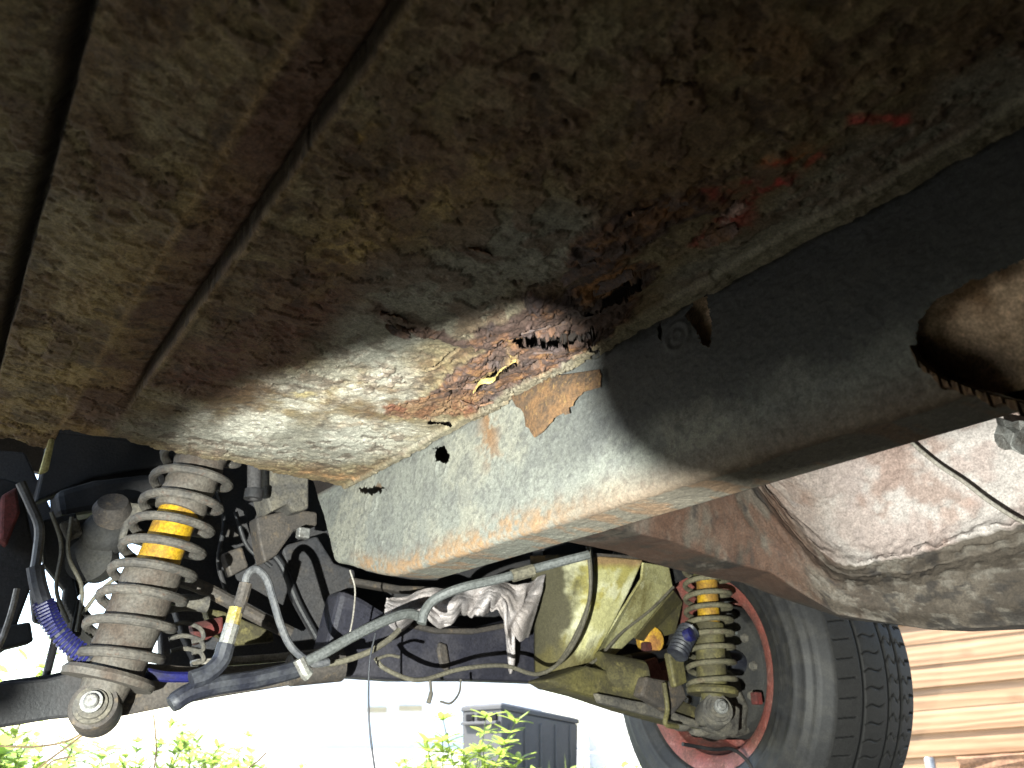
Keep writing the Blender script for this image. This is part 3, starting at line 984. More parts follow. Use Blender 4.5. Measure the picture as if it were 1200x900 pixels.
    sm = ob.modifiers.new('solid', 'SOLIDIFY'); sm.thickness = 0.0006
    return o


sill()


# ---------- body shell above (keeps sun and sky off the underside)
def shell():
    mb = MB()
    def slab(a, b): mb.box([(a[i] + b[i]) / 2 for i in range(3)], [b[i] - a[i] for i in range(3)])
    slab((-0.25, -2.2, 0.80), (1.50, 1.75, 0.83))          # deck
    slab((-0.27, -2.2, 0.0), (-0.25, 0.55, 0.95))         # left side, run down to the ground to shut out daylight
    slab((-0.27, 0.55, 0.72), (-0.25, 1.75, 0.95))
    slab((1.50, -2.2, 0.04), (1.52, 0.42, 0.95))  # right side, also brought low to block daylight
    slab((1.50, 0.55, 0.68), (1.52, 1.75, 0.95))
    slab((-0.25, -2.22, 0.05), (1.50, -2.20, 0.95))        # front
    slab((-0.25, 1.75, 0.74), (1.50, 1.77, 0.95))          # tail
    mb.build('body', M['body'], car, smooth=False, label='dull dark body shell over the chassis')
    mb = MB()
    mb.box((0.66, -0.4, HZ + 0.06), (0.46, 2.4, 0.02))
    mb.box((1.2, -0.55, 0.50), (0.58, 2.1, 0.02))
    mb.build('tunnel_floor', M['body'], car, smooth=False)


shell()


# ---------- coil-over units
def helix(o, ax, L, turns, rad, seg=22, ph=0.0, flat=0.9):
    o, ax = Vector(o), Vector(ax).normalized()
    u = ax.orthogonal().normalized(); b = ax.cross(u)
    n = int(turns * seg)
    pts = []
    for i in range(n + 1):
        t = i / n
        # ends of the spring are closed up
        h = t + 0.018 * math.sin(2 * math.pi * t)
        a = 2 * math.pi * turns * t + ph
        pts.append(o + ax * (L * h) + (u * math.cos(a) + b * math.sin(a)) * rad)
    return pts


def coilover(bot, top, rad, wire, turns, body_r, fr, mats, label, eye=0.034, eye_ax=(0, 1, 0), lump=0.0):
    """fr: fractions along the spring where the body, the yellow sleeve and the rod shroud change"""
    bot, top = Vector(bot), Vector(top)
    ax = (top - bot).normalized()
    L = (top - bot).length
    root = empty('coil_spring_damper', bot - car.location, car)
    root['label'] = label
    s0 = eye * 1.35
    # damper: eye, lower body, yellow sleeve, upper shroud
    d = MB()
    d.lathe(bot, ax, [(eye * 0.5, 0.0), (eye * 0.5, body_r * 0.72), (s0 * 0.95, body_r * 0.80), (s0, body_r * 1.0)] +
            [(s0 + (fr[0] - s0) * k / 9, body_r * (1.0 - 0.03 * (k % 2))) for k in range(1, 10)] + [(fr[0], 0.0)], 28)
    d.build('damper_body', mats[1], root, sharp=50)
    d = MB().lathe(bot, ax, [(fr[0] - 0.002, 0), (fr[0] - 0.002, body_r * 0.74), (fr[1] - 0.003, body_r * 0.74), (fr[1], body_r * 0.70), (fr[1], 0)], 28)
    d.build('sleeve', mats[2], root, sharp=40, label='yellow damper sleeve inside the coils')
    d = MB().lathe(bot, ax, [(fr[1] - 0.001, 0), (fr[1] - 0.001, body_r * 0.88)] + [(fr[1] + (L * 0.98 - fr[1]) * k / 14, body_r * (0.90 + 0.05 * (k % 2))) for k in range(15)] + [(L * 0.985, 0)], 28)
    d.build('shroud', mats[1], root, sharp=50)
    # seats
    d = MB().lathe(bot, ax, [(s0 - 0.004, body_r * 0.5), (s0 - 0.004, rad * 1.08), (s0 + 0.002, rad * 1.12), (s0 + 0.006, rad * 1.04), (s0 + 0.006, body_r * 0.5)], 32, close=True)
    d.build('spring_seat', mats[1], root, sharp=40)
    pts = helix(bot + ax * (s0 + wire), ax, L - s0 - wire * 2, turns, rad, ph=0.6)
    MB().tube(pts, wire, 10).build('spring', mats[0], root)
    # eye with bush and bolt
    ea = Vector(eye_ax).normalized()
    e = MB().lathe(bot - ea * 0.02, ea, [(0, eye * 0.55), (0, eye), (0.003, eye * 1.04), (0.037, eye * 1.04), (0.04, eye), (0.04, eye * 0.55)], 32, close=True)
    e.build('eye', mats[3], root, sharp=40)
    e = MB().lathe(bot - ea * 0.031, ea, [(0, 0), (0, eye * 0.38), (0.004, eye * 0.42), (0.004, eye * 0.62), (0.008, eye * 0.64), (0.008, eye * 0.80), (0.012, eye * 0.84), (0.05, eye * 0.5), (0.05, 0)], 28)
    e.build('bush', M['cast'], root, sharp=40)
    e = MB().lathe(bot - ea * 0.040, ea, [(0, 0), (0, eye * 0.24), (0.0015, eye * 0.30), (0.006, eye * 0.32), (0.006, eye * 0.46), (0.010, eye * 0.46), (0.010, 0)], 6 * 4)
    e.build('bolt', M['galv'], root, sharp=30)
    return root


cb, ct = at(112, 832, Y=0.90), at(247, 512, Y=0.90)
coilover(cb, ct, 0.0405, 0.0050, 9.2, 0.0300, (0.146, 0.212), (M['spring'], M['damper'], M['yellow'], M['arm_brown']),
         'muddy coil spring round a damper with yellow sleeve, nearest the floor edge', eye=0.0215, eye_ax=(0.35, 1, -0.2))
cb2, ct2 = at(836, 836, Y=0.80), at(827, 652, Y=0.80)
coilover(cb2, ct2, 0.0345, 0.0040, 9.0, 0.0225, (0.128, 0.196), (M['spring_dark'], M['olive_part'], M['yellow'], M['cast']),
         'olive coloured coil spring round a damper with yellow sleeve, beside the wheel', eye=0.022, eye_ax=(0.55, 1, -0.3))


# ---------- suspension arms and dark structure behind the springs
def slab(name, pix, Y, thick, mat, parent=car, label=None, bevel=0.003, lean=0.0):
    """plate whose outline stands on the plane at distance Y and has real thickness behind it"""
    poly = [at(*p, Y=Y) for p in pix]
    if lean:
        z0 = sum(p.z for p in poly) / len(poly)
        poly = [p + Vector((0, lean * (p.z - z0), 0)) for p in poly]
    return MB().prism(poly, (0, thick, 0)).build(name, mat, parent, smooth=False, bevel=bevel, label=label)


# lower arm
slab('lower_arm', [(-80, 808), (0, 800), (55, 795), (108, 782), (145, 800), (112, 838), (60, 843), (0, 853), (-80, 866)], 0.915, 0.05, M['black_steel'], label='black box section suspension arm at the left edge')
slab('lower_arm', [(100, 782), (160, 776), (240, 782), (330, 778), (398, 768), (400, 792), (360, 800), (250, 818), (150, 838), (110, 845)], 0.935, 0.04, M['arm_brown'], label='brown suspension arm running to the middle of the car')
slab('arm_edge', [(230, 772), (320, 766), (395, 758), (395, 768), (320, 776), (232, 782)], 0.96, 0.03, M['pale_wire'])
MB().tube([at(398, 778, Y=0.93), at(340, 786, Y=0.93)], [0.021, 0.018], 18).build('arm_bush', M['arm_brown'], car, sharp=40)

# dark inner panels behind the near spring
slab('inner_panel', [(55, 500), (230, 500), (420, 540), (425, 640), (416, 700), (412, 790), (330, 800), (235, 790), (214, 745), (200, 700), (178, 640), (150, 632), (112, 630), (62, 600)], 1.10, 0.02, M['dark_panel'], label='dark grey inner body panel behind the near spring')
slab('inner_panel', [(186, 706), (222, 700), (262, 790), (190, 790)], 1.14, 0.02, M['dark_panel'])
slab('cross_tube', [(65, 575), (110, 562), (195, 552), (195, 585), (130, 596), (70, 606)], 1.02, 0.05, M['black_steel'], bevel=0.008)
slab('upper_arm', [(40, 590), (110, 560), (195, 545), (200, 520), (60, 505)], 1.06, 0.03, M['black_steel'])
slab('panel_rib', [(150, 590), (200, 596), (200, 606), (150, 600)], 1.08, 0.02, M['dark_panel'])
# ledge and gusset between the spring and the rail
slab('bracket', [(312, 545), (362, 558), (362, 596), (345, 600), (338, 590), (318, 600), (312, 580)], 0.97, 0.05, M['cast'], label='grey clumped bracket under the floor edge')
slab('gusset_plate', [(300, 606), (345, 596), (372, 600), (372, 616), (345, 622), (325, 650), (310, 660), (305, 640)], 1.00, 0.03, M['arm_brown'])
slab('gusset_plate', [(330, 640), (372, 628), (392, 660), (416, 668), (420, 740), (372, 748), (345, 700)], 1.03, 0.02, M['dark_panel'])
MB().tube([at(298, 545, Y=0.93), at(298, 582, Y=0.93)], 0.0085, 16).build('pipe_stub', M['dark_panel'], car, sharp=40)
MB().lathe(at(298, 574, Y=0.93), (0, 0, -1), [(0, 0.011), (0.004, 0.0115), (0.012, 0.0115), (0.012, 0.006), (0.0, 0.006)], 20, close=True).build('pipe_collar', M['black_steel'], car, sharp=40)
MB().box(at(355, 625, Y=0.97), (0.016, 0.012, 0.014)).build('nut', M['galv'], car, smooth=False, bevel=0.002)
# struts behind the lower half of the spring
MB().tube(curve([at(200, 676, Y=1.0), at(240, 690, Y=1.0), at(300, 722, Y=1.0), at(340, 742, Y=1.0)], 5), 0.0085, 10).build('strut', M['arm_brown'], car)
MB().tube(curve([at(188, 712, Y=0.98), at(215, 706, Y=0.98), at(243, 708, Y=0.98)], 5), 0.010, 12).build('strut', M['cast'], car)
slab('bracket', [(240, 712), (262, 716), (320, 740), (322, 752), (280, 756), (250, 742)], 1.04, 0.02, M['olive_part'])
slab('bracket', [(225, 730), (262, 722), (262, 740), (230, 756)], 1.02, 0.02, M['red_part'])
for k in range(3):
    a = [(196 + k * 2, 735 + k * 14), (215, 730 + k * 15), (234, 736 + k * 14), (238, 748 + k * 13), (225, 752 + k * 13)]
    MB().tube(curve([at(*p, Y=0.955) for p in a], 5), 0.0026, 7).build('spring_clip', M['cast'], car)
# ball joint in front of the dark panel
MB().lathe(at(124, 625, Y=0.98), Vector((-0.3, -1, 0.1)), [(-0.03, 0.0), (-0.03, 0.020), (0.0, 0.027), (0.012, 0.024), (0.020, 0.016), (0.023, 0)], 28).build('ball_joint', M['drum'], car, sharp=40)
MB().lathe(at(132, 598, Y=0.96), Vector((-0.2, -0.6, 0.5)), [(-0.02, 0.0), (-0.02, 0.019), (0.004, 0.021), (0.012, 0.016), (0.012, 0)], 24).build('cap', M['arm_brown'], car, sharp=40)
slab('bracket', [(150, 588), (168, 590), (170, 606), (152, 618), (146, 640), (140, 632)], 0.95, 0.02, M['cast'])

# brake, hub and bars at the left edge
MB().lathe(at(106, 655, Y=0.985), Vector((-0.7, -1, 0.0)), [(-0.02, 0), (-0.02, 0.024), (0.005, 0.026), (0.012, 0.016), (0.012, 0)], 28).build('drum', M['drum'], car, sharp=40)
slab('hub_carrier', [(-60, 555), (5, 560), (25, 566), (40, 640), (36, 690), (10, 760), (-60, 790)], 0.99, 0.05, M['black_steel'])
slab('dark_filler', [(-90, 520), (30, 530), (62, 600), (60, 650), (-90, 660)], 1.12, 0.02, M['dark_panel'])  # dark slab added to fill a bright gap behind the hub
slab('red_block', [(2, 580), (20, 570), (24, 600), (8, 640), (0, 632)], 0.965, 0.02, M['red_part'], label='dull red block at the left edge')
slab('hub_bar', [(48, 610), (90, 600), (95, 640), (84, 660), (92, 700), (82, 752), (70, 752), (76, 690), (52, 660)], 1.00, 0.02, M['drum'])
slab('hub_bar', [(85, 640), (112, 650), (116, 672), (100, 686), (92, 700), (84, 690)], 1.03, 0.02, M['drum'])
slab('hub_bar', [(0, 735), (36, 728), (40, 752), (0, 762)], 0.98, 0.03, M['drum'])
slab('hub_bar', [(62, 745), (72, 745), (60, 792), (50, 794)], 0.99, 0.012, M['black_steel'])
slab('hub_bar', [(36, 690), (70, 706), (92, 700), (108, 720), (112, 765), (96, 752), (70, 735), (40, 728)], 1.05, 0.02, M['drum'])
slab('arm_rail', [(0, 798), (60, 790), (108, 778), (108, 786), (60, 797), (0, 806)], 0.96, 0.03, M['black_steel'])
slab('grass_light_edge', [(58, 512), (65, 514), (57, 552), (45, 556)], 0.83, 0.006, M['gusset'], label='edge below the floor corner, tinted yellow green for light off the grass')  # strip coloured yellow green for daylight bounced off the grass
MB().tube(curve([at(*p, Y=0.93) for p in [(20, 690), (14, 715), (4, 745), (-12, 780)]], 5), 0.003, 8).build('cable', M['pale_wire'], car)


def hose(name, pix, Y, r, mat, parent=car, seg=10, label=None, n=8):
    Ys = Y if hasattr(Y, '__len__') else [Y] * len(pix)
    o = MB().tube(curve([at(*p, Y=y) for p, y in zip(pix, Ys)], n), r, seg).build(name, mat, parent)
    if label: o['label'] = label
    return o


hose('brake_pipe', [(24, 566), (36, 592), (46, 618), (44, 648), (40, 672)], 0.90, 0.0048, M['hose'])
sp = hose('spiral_hose', [(41, 664), (46, 690), (58, 722), (78, 752), (106, 772)], 0.89, 0.0080, M['hose_dark'], label='dark hose wrapped in a blue plastic spiral')
pts = curve([at(*p, Y=0.89) for p in [(50, 705), (60, 728), (78, 752), (104, 771)]], 40)
spv = []
for i, p in enumerate(pts):
    tdir = (pts[min(i + 1, len(pts) - 1)] - pts[max(i - 1, 0)]).normalized()
    u = tdir.orthogonal().normalized(); b = tdir.cross(u)
    a = i * 1.05
    spv.append(p + (u * math.cos(a) + b * math.sin(a)) * 0.0086)
MB().tube(spv, 0.0017, 6).build('spiral', M['blue'], sp)
sp2 = hose('spiral_hose', [(172, 789), (195, 793), (228, 793), (238, 790)], 0.90, 0.0055, M['blue'])
for q in ([(60, 600), (72, 640), (66, 690), (80, 730)], [(84, 606), (80, 650), (96, 690), (90, 740)], [(96, 720), (120, 690), (150, 668)]):
    hose('thin_line', q, 0.965, 0.0022, M['cable'])
for q in ([(250, 560), (262, 610), (256, 660), (270, 705)], [(276, 600), (290, 640), (318, 664)]):
    hose('thin_line', q, 1.04, 0.003, M['black_steel'])
slab('clip_plate', [(70, 612), (92, 606), (98, 626), (80, 634)], 0.97, 0.012, M['cast'], bevel=0.003)
slab('clip_plate', [(262, 648), (284, 640), (292, 664), (270, 676)], 1.05, 0.02, M['arm_brown'], bevel=0.003)
hose('loop_hose', [(287, 690), (290, 674), (300, 667), (312, 678), (320, 702), (330, 735), (343, 760), (366, 777), (385, 776)], 0.80, 0.0040, M['hose'], label='grey flexible hose looped in front of the dark panel')
un = hose('hose_union', [(288, 684), (283, 702), (277, 718)], 0.80, 0.0066, M['arm_brown'])
hose('union_sleeve', [(277, 712), (272, 732)], 0.80, [0.0072] * 9, M['brass'], un)
hose('union_sleeve', [(272, 732), (266, 752), (263, 762)], 0.80, 0.0076, M['silver_tape'], un)
hose('elbow_hose', [(265, 755), (258, 775), (242, 790), (224, 797)], 0.80, 0.0088, M['hose_dark'])
hose('thick_hose', [(200, 826), (222, 812), (255, 803), (300, 796), (345, 785), (358, 779)], 0.81, [0.0075, 0.0080] + [0.0090] * 39, M['hose_dark'], label='thick dark blue hose with an open cut end')
hose('hose_clamp', [(350, 772), (358, 788), (362, 792)], 0.80, 0.0065, M['silver_tape'])
hose('conduit', [(358, 776), (380, 765), (415, 745), (452, 727), (478, 719), (494, 724)], 0.80, 0.0058, M['conduit'], label='grey conduit running up to the rail')
hose('conduit', [(494, 731), (498, 716), (510, 702), (540, 689), (590, 677), (635, 664), (690, 650)], [0.79, 0.79, 0.785, 0.77, 0.75, 0.73, 0.70], 0.0056, M['conduit'])
hose('conduit_clip', [(600, 675), (625, 668)], [0.745, 0.735], 0.0078, M['cable'])
hose('thin_cable', [(366, 777), (392, 777), (430, 765), (455, 750), (468, 738)], 0.82, 0.0034, M['cable'])
hose('sagging_cable', [(440, 771), (452, 784), (490, 797), (540, 784), (590, 780), (630, 790), (660, 772), (682, 735), (692, 690), (689, 640)], 0.84, 0.0027, M['cable'], label='thin cable sagging under the dark crossmember')
hose('short_wire', [(440, 773), (455, 768), (468, 770)], 0.83, 0.0018, M['cable'])
hose('loop_shadow_tube', [(310, 640), (330, 662), (350, 708), (372, 748)], 1.02, 0.005, M['black_steel'])  # dark tube standing in for the shadow of the looped hose
hose('frayed_strand', [(410, 668), (416, 690), (414, 720), (410, 742)], 0.86, 0.0010, M['pale_wire'])
hose('hanging_wire', [(440, 742), (434, 770), (432, 800), (433, 850), (440, 905), (448, 935)], 0.80, 0.0011, M['hose_dark'], label='thin dark wire hanging down in front of the bright yard')
hose('hook_wire', [(516, 822), (528, 824), (538, 812), (540, 796)], 0.9, 0.0015, M['cast'])
hose('wire_end', [(504, 796), (505, 812), (502, 824)], 0.9, [0.002] * 8 + [0.003] * 9, M['cast'])

# ---------- crossmember, cloth ledge and folded plate
slab('crossmember', [(400, 690), (425, 700), (470, 728), (560, 735), (640, 715), (690, 700), (700, 800), (640, 800), (560, 797), (470, 797), (400, 792), (365, 800), (380, 770)], 0.97, 0.05, M['cross'], bevel=0.008, label='dark bluish crossmember below the cloth')
slab('crossmember_rim', [(412, 676), (470, 686), (560, 688), (640, 680), (640, 690), (540, 697), (470, 694), (414, 684)], 1.02, 0.02, M['arm_brown'])
slab('inner_wall', [(405, 640), (700, 620), (700, 770), (405, 775)], 1.12, 0.02, M['dark_panel'])
slab('edge_lip', [(480, 728), (515, 736), (560, 736), (600, 728), (640, 712), (640, 718), (600, 735), (555, 743), (512, 742), (478, 734)], 0.955, 0.012, M['arm_brown'])
for p, q in (((515, 752), (526, 788)),):
    slab('mud_clot', [(p[0], p[1]), (p[0] + 9, p[1] + 3), (q[0] + 2, q[1] - 8), (q[0], q[1]), (q[0] - 9, q[1] - 6), (p[0] - 2, p[1] + 10)], 0.962, 0.006, M['arm_brown'])

# folded plate, its yellow light put into the colour: two facets and a return flange, 4 mm sheet
A = [(642, 660), (690, 655), (752, 657), (748, 664), (684, 779), (668, 800), (650, 800), (625, 795), (640, 760)]
def facet(name, pts, Ys, parent, mat, th=0.004, label=None):
    poly = [at(*p, Y=y) for p, y in zip(pts, Ys)]
    nrm = (poly[1] - poly[0]).cross(poly[2] - poly[0]).normalized()
    if nrm.y < 0: nrm = -nrm
    return MB().prism(poly, nrm * th).build(name, mat, parent, smooth=False, bevel=0.0012, label=label)


def curved_plate():
    n = 70
    C = [(622, 652, 0.962), (752, 657, 0.880), (686, 786, 0.900), (628, 790, 0.962)]
    tl, tr, br, bl = [at(a, b, Y=c) for a, b, c in C]
    U, V = np.meshgrid(np.linspace(0, 1, n), np.linspace(0, 1, n), indexing='ij')
    U, V = U.ravel(), V.ravel()
    A = [np.array(tuple(p)) for p in (tl, tr, br, bl)]
    P = (A[0] * (1 - U)[:, None] + A[1] * U[:, None]) * (1 - V)[:, None] + (A[3] * (1 - U)[:, None] + A[2] * U[:, None]) * V[:, None]
    nz = fbm(U, V, 7, 5, 161)
    bulge = 0.036 * np.sin(math.pi * U ** 0.75) * (0.75 + 0.25 * np.sin(math.pi * V)) + 0.006 * np.sin(math.pi * V) + 0.004 * (nz - 0.5)
    P = P + np.array(tuple(Vector((-0.30, -1, -0.1)).normalized())) * bulge[:, None]
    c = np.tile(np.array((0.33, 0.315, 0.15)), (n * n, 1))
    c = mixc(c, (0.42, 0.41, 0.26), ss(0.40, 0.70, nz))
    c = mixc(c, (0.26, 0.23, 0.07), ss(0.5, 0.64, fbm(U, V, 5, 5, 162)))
    c = mixc(c, (0.05, 0.045, 0.025), ss(0.50, 0.22, U + (nz - 0.5) * 0.45 - 0.10 * V))  # left side darkened in colour for the light's fall-off
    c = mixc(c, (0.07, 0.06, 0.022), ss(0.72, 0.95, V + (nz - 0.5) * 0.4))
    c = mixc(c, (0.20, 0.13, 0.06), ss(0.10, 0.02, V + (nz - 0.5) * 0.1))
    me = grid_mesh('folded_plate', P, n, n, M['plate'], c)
    o = link('folded_plate', me, car)
    m = o.modifiers.new('solid', 'SOLIDIFY'); m.thickness = 0.003
    o['label'] = 'curved plate coloured yellow green as if lit, beside the far spring'
    return o


fp = curved_plate()
facet('fold', [(754, 659), (784, 664), (789, 690), (742, 748), (692, 794), (688, 782), (752, 678)], [0.878, 0.90, 0.91, 0.93, 0.93, 0.90, 0.878], fp, M['gusset'])
facet('fold', [(790, 692), (800, 705), (792, 742), (755, 752), (744, 748)], [0.91, 0.94, 0.95, 0.95, 0.93], fp, M['olive_part'])
facet('flange', [(640, 650), (700, 648), (752, 652), (752, 656), (640, 654)], [0.90, 0.89, 0.88, 0.885, 0.905], fp, M['arm_brown'])
MB().tube([at(728, 654, Y=0.93), at(775, 650, Y=0.95)], [0.019, 0.021], 18).build('tube_end', M['arm_brown'], car, sharp=40)
slab('dark_backing', [(636, 636), (805, 636), (815, 700), (800, 760), (740, 800), (640, 790)], 1.0, 0.03, M['black_steel'])  # dark slab added to fill the bright gap behind the plate
hose('plate_cable', [(789, 688), (762, 715), (728, 742), (702, 770), (686, 782)], 0.885, 0.0024, M['cable'])
hose('plate_cable', [(692, 640), (694, 670), (690, 705), (674, 745), (655, 776), (640, 788)], 0.875, 0.0026, M['cable'])
# lower arms, tubes and castings round the hub
slab('olive_arm', [(640, 797), (690, 780), (740, 792), (800, 820), (840, 838), (835, 858), (790, 846), (740, 832), (690, 815), (655, 806)], 0.85, 0.05, M['olive_part'], bevel=0.006, label='olive oily lower arm reaching to the wheel hub')
slab('olive_arm', [(700, 812), (760, 824), (830, 848), (832, 856), (760, 838), (705, 824)], 0.835, 0.012, M['cast'], bevel=0.003)
MB().tube([at(700, 790, Y=0.88), at(750, 798, Y=0.86)], [0.032, 0.030], 22).build('arm_tube', M['olive_part'], car, sharp=40)
MB().tube([at(722, 774, Y=0.93), at(790, 764, Y=0.95)], 0.0075, 14).build('shaft', M['black_steel'], car, sharp=40)
MB().tube([at(721, 774, Y=0.925), at(738, 771, Y=0.93)], 0.0055, 14).build('shaft_tip', M['galv'], car, sharp=40)
MB().lathe(at(762, 750, Y=0.95), (-0.4, -1, 0), [(-0.01, 0), (-0.01, 0.022), (0.006, 0.022), (0.010, 0.012), (0.012, 0)], 24).build('yellow_cap', M['yellow_rust'], car, sharp=40)
slab('pink_bracket', [(752, 775), (770, 770), (776, 786), (785, 785), (782, 806), (770, 800), (760, 792)], 0.925, 0.01, M['pink_part'], label='small pink bracket left of the far spring')
slab('pink_bracket', [(755, 752), (764, 752), (766, 772), (756, 772)], 0.94, 0.01, M['red_part'])
slab('link_plate', [(768, 795), (800, 800), (806, 818), (790, 838), (752, 815), (758, 792)], 0.82, 0.02, M['arm_brown'], bevel=0.004)
slab('link_plate', [(784, 765), (800, 760), (806, 800), (792, 806)], 0.81, 0.012, M['olive_part'], bevel=0.003)
hose('boot', [(793, 768), (800, 752), (808, 738)], 0.80, [0.014 + 0.0025 * (k % 2) for k in range(17)], M['hose_dark'], seg=18, label='dark rubber boot with a blue cap')
MB().lathe(at(808, 744, Y=0.785), (0.2, -1, 0.3), [(-0.006, 0.0), (-0.006, 0.010), (0.004, 0.010), (0.006, 0)], 20).build('blue_cap', M['blue'], car, sharp=40)
hose('boot', [(850, 772), (862, 775), (876, 782)], 0.84, [0.013 + 0.004 * math.sin(k * 0.2) for k in range(17)], M['hose_dark'], seg=18)
hose('breather_pipe', [(845, 706), (868, 700), (880, 704), (872, 725), (862, 742)], 0.84, 0.0034, M['conduit'])
hose('arm_strap', [(778, 800), (782, 830), (780, 848), (794, 852)], 0.81, 0.0035, M['olive_part'])
# hub carrier casting: lumpy body grown as one surface
bm = bmesh.new()
def blob(p, r, sc=(1, 1, 1)):
    g = bmesh.ops.create_icosphere(bm, subdivisions=3, radius=r)
    for vv in g['verts']:
        n = 1 + 0.10 * math.sin(vv.co.x * 180 + p.x * 50) * math.cos(vv.co.z * 150) + 0.07 * math.sin(vv.co.y * 210)
        vv.co = Vector((vv.co.x * sc[0], vv.co.y * sc[1], vv.co.z * sc[2])) * n + p
for px, py, r, sc in ((850, 830, 0.050, (1, 0.8, 1)), (872, 800, 0.045, (1, .8, 1.1)), (835, 845, 0.036, (1, .8, .9)), (866, 848, 0.030, (1.1, .8, .7)), (822, 856, 0.020, (1.5, .8, .6)), (800, 850, 0.016, (1.6, .8, .6))):
    blob(at(px, py, Y=0.865), r * 0.9, sc)
me = bpy.data.meshes.new('hub_casting'); bm.to_mesh(me); bm.free(); me.materials.append(M['cast'])
hc = link('hub_casting', me, car)
rm = hc.modifiers.new('fuse', 'REMESH'); rm.mode = 'VOXEL'; rm.voxel_size = 0.004; rm.use_smooth_shade = True
hc['label'] = 'rough grey hub casting inside the red wheel'
slab('casting_lug', [(846, 848), (862, 826), (868, 830), (866, 860), (850, 864), (820, 852)], 0.80, 0.012, M['cast'], bevel=0.003)


# ---------- wheel
WC = Vector((1.09, 0.90, CAM.z + 0.108))


def wheel():
    root = empty('wheel', WC - car.location, car)
    root['label'] = 'black tyre on a red rim'
    root.rotation_euler = (0, 0, R(-8))
    # tyre: cross-section round the axle, tread cut as relief
    prof = [(-0.002, 0.172), (-0.012, 0.180), (-0.020, 0.200), (-0.022, 0.222), (-0.017, 0.244), (-0.006, 0.262), (0.008, 0.2745)]
    tw0, tw1 = 0.010, 0.176
    tr = [(tw0 + (tw1 - tw0) * k / 130, 0.2755 + 0.0065 * math.sin(math.pi * k / 130)) for k in range(131)]
    end = [(0.180, 0.273), (0.190, 0.262), (0.198, 0.240), (0.200, 0.21), (0.192, 0.185), (0.180, 0.172)]
    side = []
    for k in range(len(prof) - 1):
        for j in range(8):
            a = j / 8
            side.append((prof[k][0] + (prof[k + 1][0] - prof[k][0]) * a, prof[k][1] + (prof[k + 1][1] - prof[k][1]) * a))
    pr = np.array(side + tr + end)
    pr[:, 1] = 0.151 + (pr[:, 1] - 0.172) * 1.01
    npf = len(pr)
    nth = 1500
    th = np.linspace(0, 2 * math.pi, nth)
    U, T = np.meshgrid(np.arange(npf), th, indexing='ij')
    U = U.ravel(); T = T.ravel()
    a, r = pr[U, 0].copy(), pr[U, 1].copy()
    q = (a - tw0) / (tw1 - tw0)
    on = (U >= len(side)) & (U < len(side) + 131)
    cut = np.zeros_like(r)
    for g in (0.30, 0.62, 0.80):                                  # grooves round the tread
        cut = np.maximum(cut, ss(0.026, 0.010, np.abs(q - g)) * 0.0022)
    rib = T * 0.29
    def sipe(lo, hi, pitch, wdt, wave, dep, slant):
        f = (rib + slant * (q - lo) + wave * np.sin((q - lo) / (hi - lo) * 2 * math.pi)) / pitch
        f = np.abs(f - np.floor(f) - 0.5)
        return ss(wdt, wdt * 0.5, f) * ((q > lo) & (q < hi)) * dep
    cut = np.maximum(cut, sipe(0.64, 0.78, 0.030, 0.085, 0.0075, 0.004, 0.07))
    cut = np.maximum(cut, sipe(0.825, 0.93, 0.030, 0.085, 0.006, 0.004, 0.06))
    cut = np.maximum(cut, sipe(0.93, 1.01, 0.028, 0.09, 0.0, 0.005, 0.0))
    cut = np.maximum(cut, sipe(0.33, 0.55, 0.027, 0.06, 0.003, 0.0022, 0.03))
    cut = np.maximum(cut, sipe(0.02, 0.22, 0.030, 0.05, 0.0, 0.0016, 0.02))
    r = r - cut * on
    # moulded rings on the sidewall
    r = r + 0
    sw = (U < len(side))
    a = a + 0.0005 * np.sin(r * 2600) * sw * ss(0.17, 0.18, r) * ss(0.24, 0.23, r)
    a = a - 0.0012 * (np.abs(r - 0.206) < 0.0022) * sw - 0.0010 * (np.abs(r - 0.178) < 0.0015) * sw + 0.0010 * (np.abs(r - 0.230) < 0.003) * sw
    V = np.stack([WC.x + a, WC.y + r * np.cos(T), WC.z + r * np.sin(T)], 1)
    c = np.tile(np.array((0.013, 0.013, 0.0135)), (len(r), 1))
    c = mixc(c, (0.021, 0.0205, 0.020), on * ss(0.001, 0.0, cut))          # scuffed, dusty road face
    c = mixc(c, (0.004, 0.004, 0.004), ss(0.0004, 0.0018, cut) * on)  # grooves blackened in colour, standing in for their shade
    c = mixc(c, (0.023, 0.022, 0.020), sw * ss(0.45, 0.65, fbm(T * 14, r * 60, 1, 5, 151)) * 0.7)
    me = grid_mesh('tyre', V, npf, nth, M['tyre'], c)
    link('tyre', me, root)
    lip = [(0.004, 0.150), (-0.002, 0.156), (-0.006, 0.168), (-0.008, 0.178), (-0.005, 0.1795), (-0.001, 0.176), (0.004, 0.172), (0.012, 0.168), (0.180, 0.166), (0.180, 0.148), (0.060, 0.140), (0.03, 0.150)]
    lip = [(p, q * 0.877) for p, q in lip]
    MB().lathe(WC, (1, 0, 0), lip, 96, close=True).build('rim', M['red_rim'], root, sharp=35)
    disc = MB().lathe(WC, (1, 0, 0), [(0.085, 0.127), (0.082, 0.11), (0.074, 0.085), (0.076, 0.05), (0.076, 0), (0.082, 0), (0.082, 0.05), (0.080, 0.085), (0.09, 0.11), (0.095, 0.127)], 64)
    disc.build('wheel_disc', M['red_rim'], root, sharp=35)
    # brake drum with bolts
    dr = MB().lathe(WC, (1, 0, 0), [(0.022, 0), (0.022, 0.096), (0.026, 0.104), (0.034, 0.108), (0.07, 0.108), (0.07, 0)], 64).build('brake_drum', M['drum'], root, sharp=35)
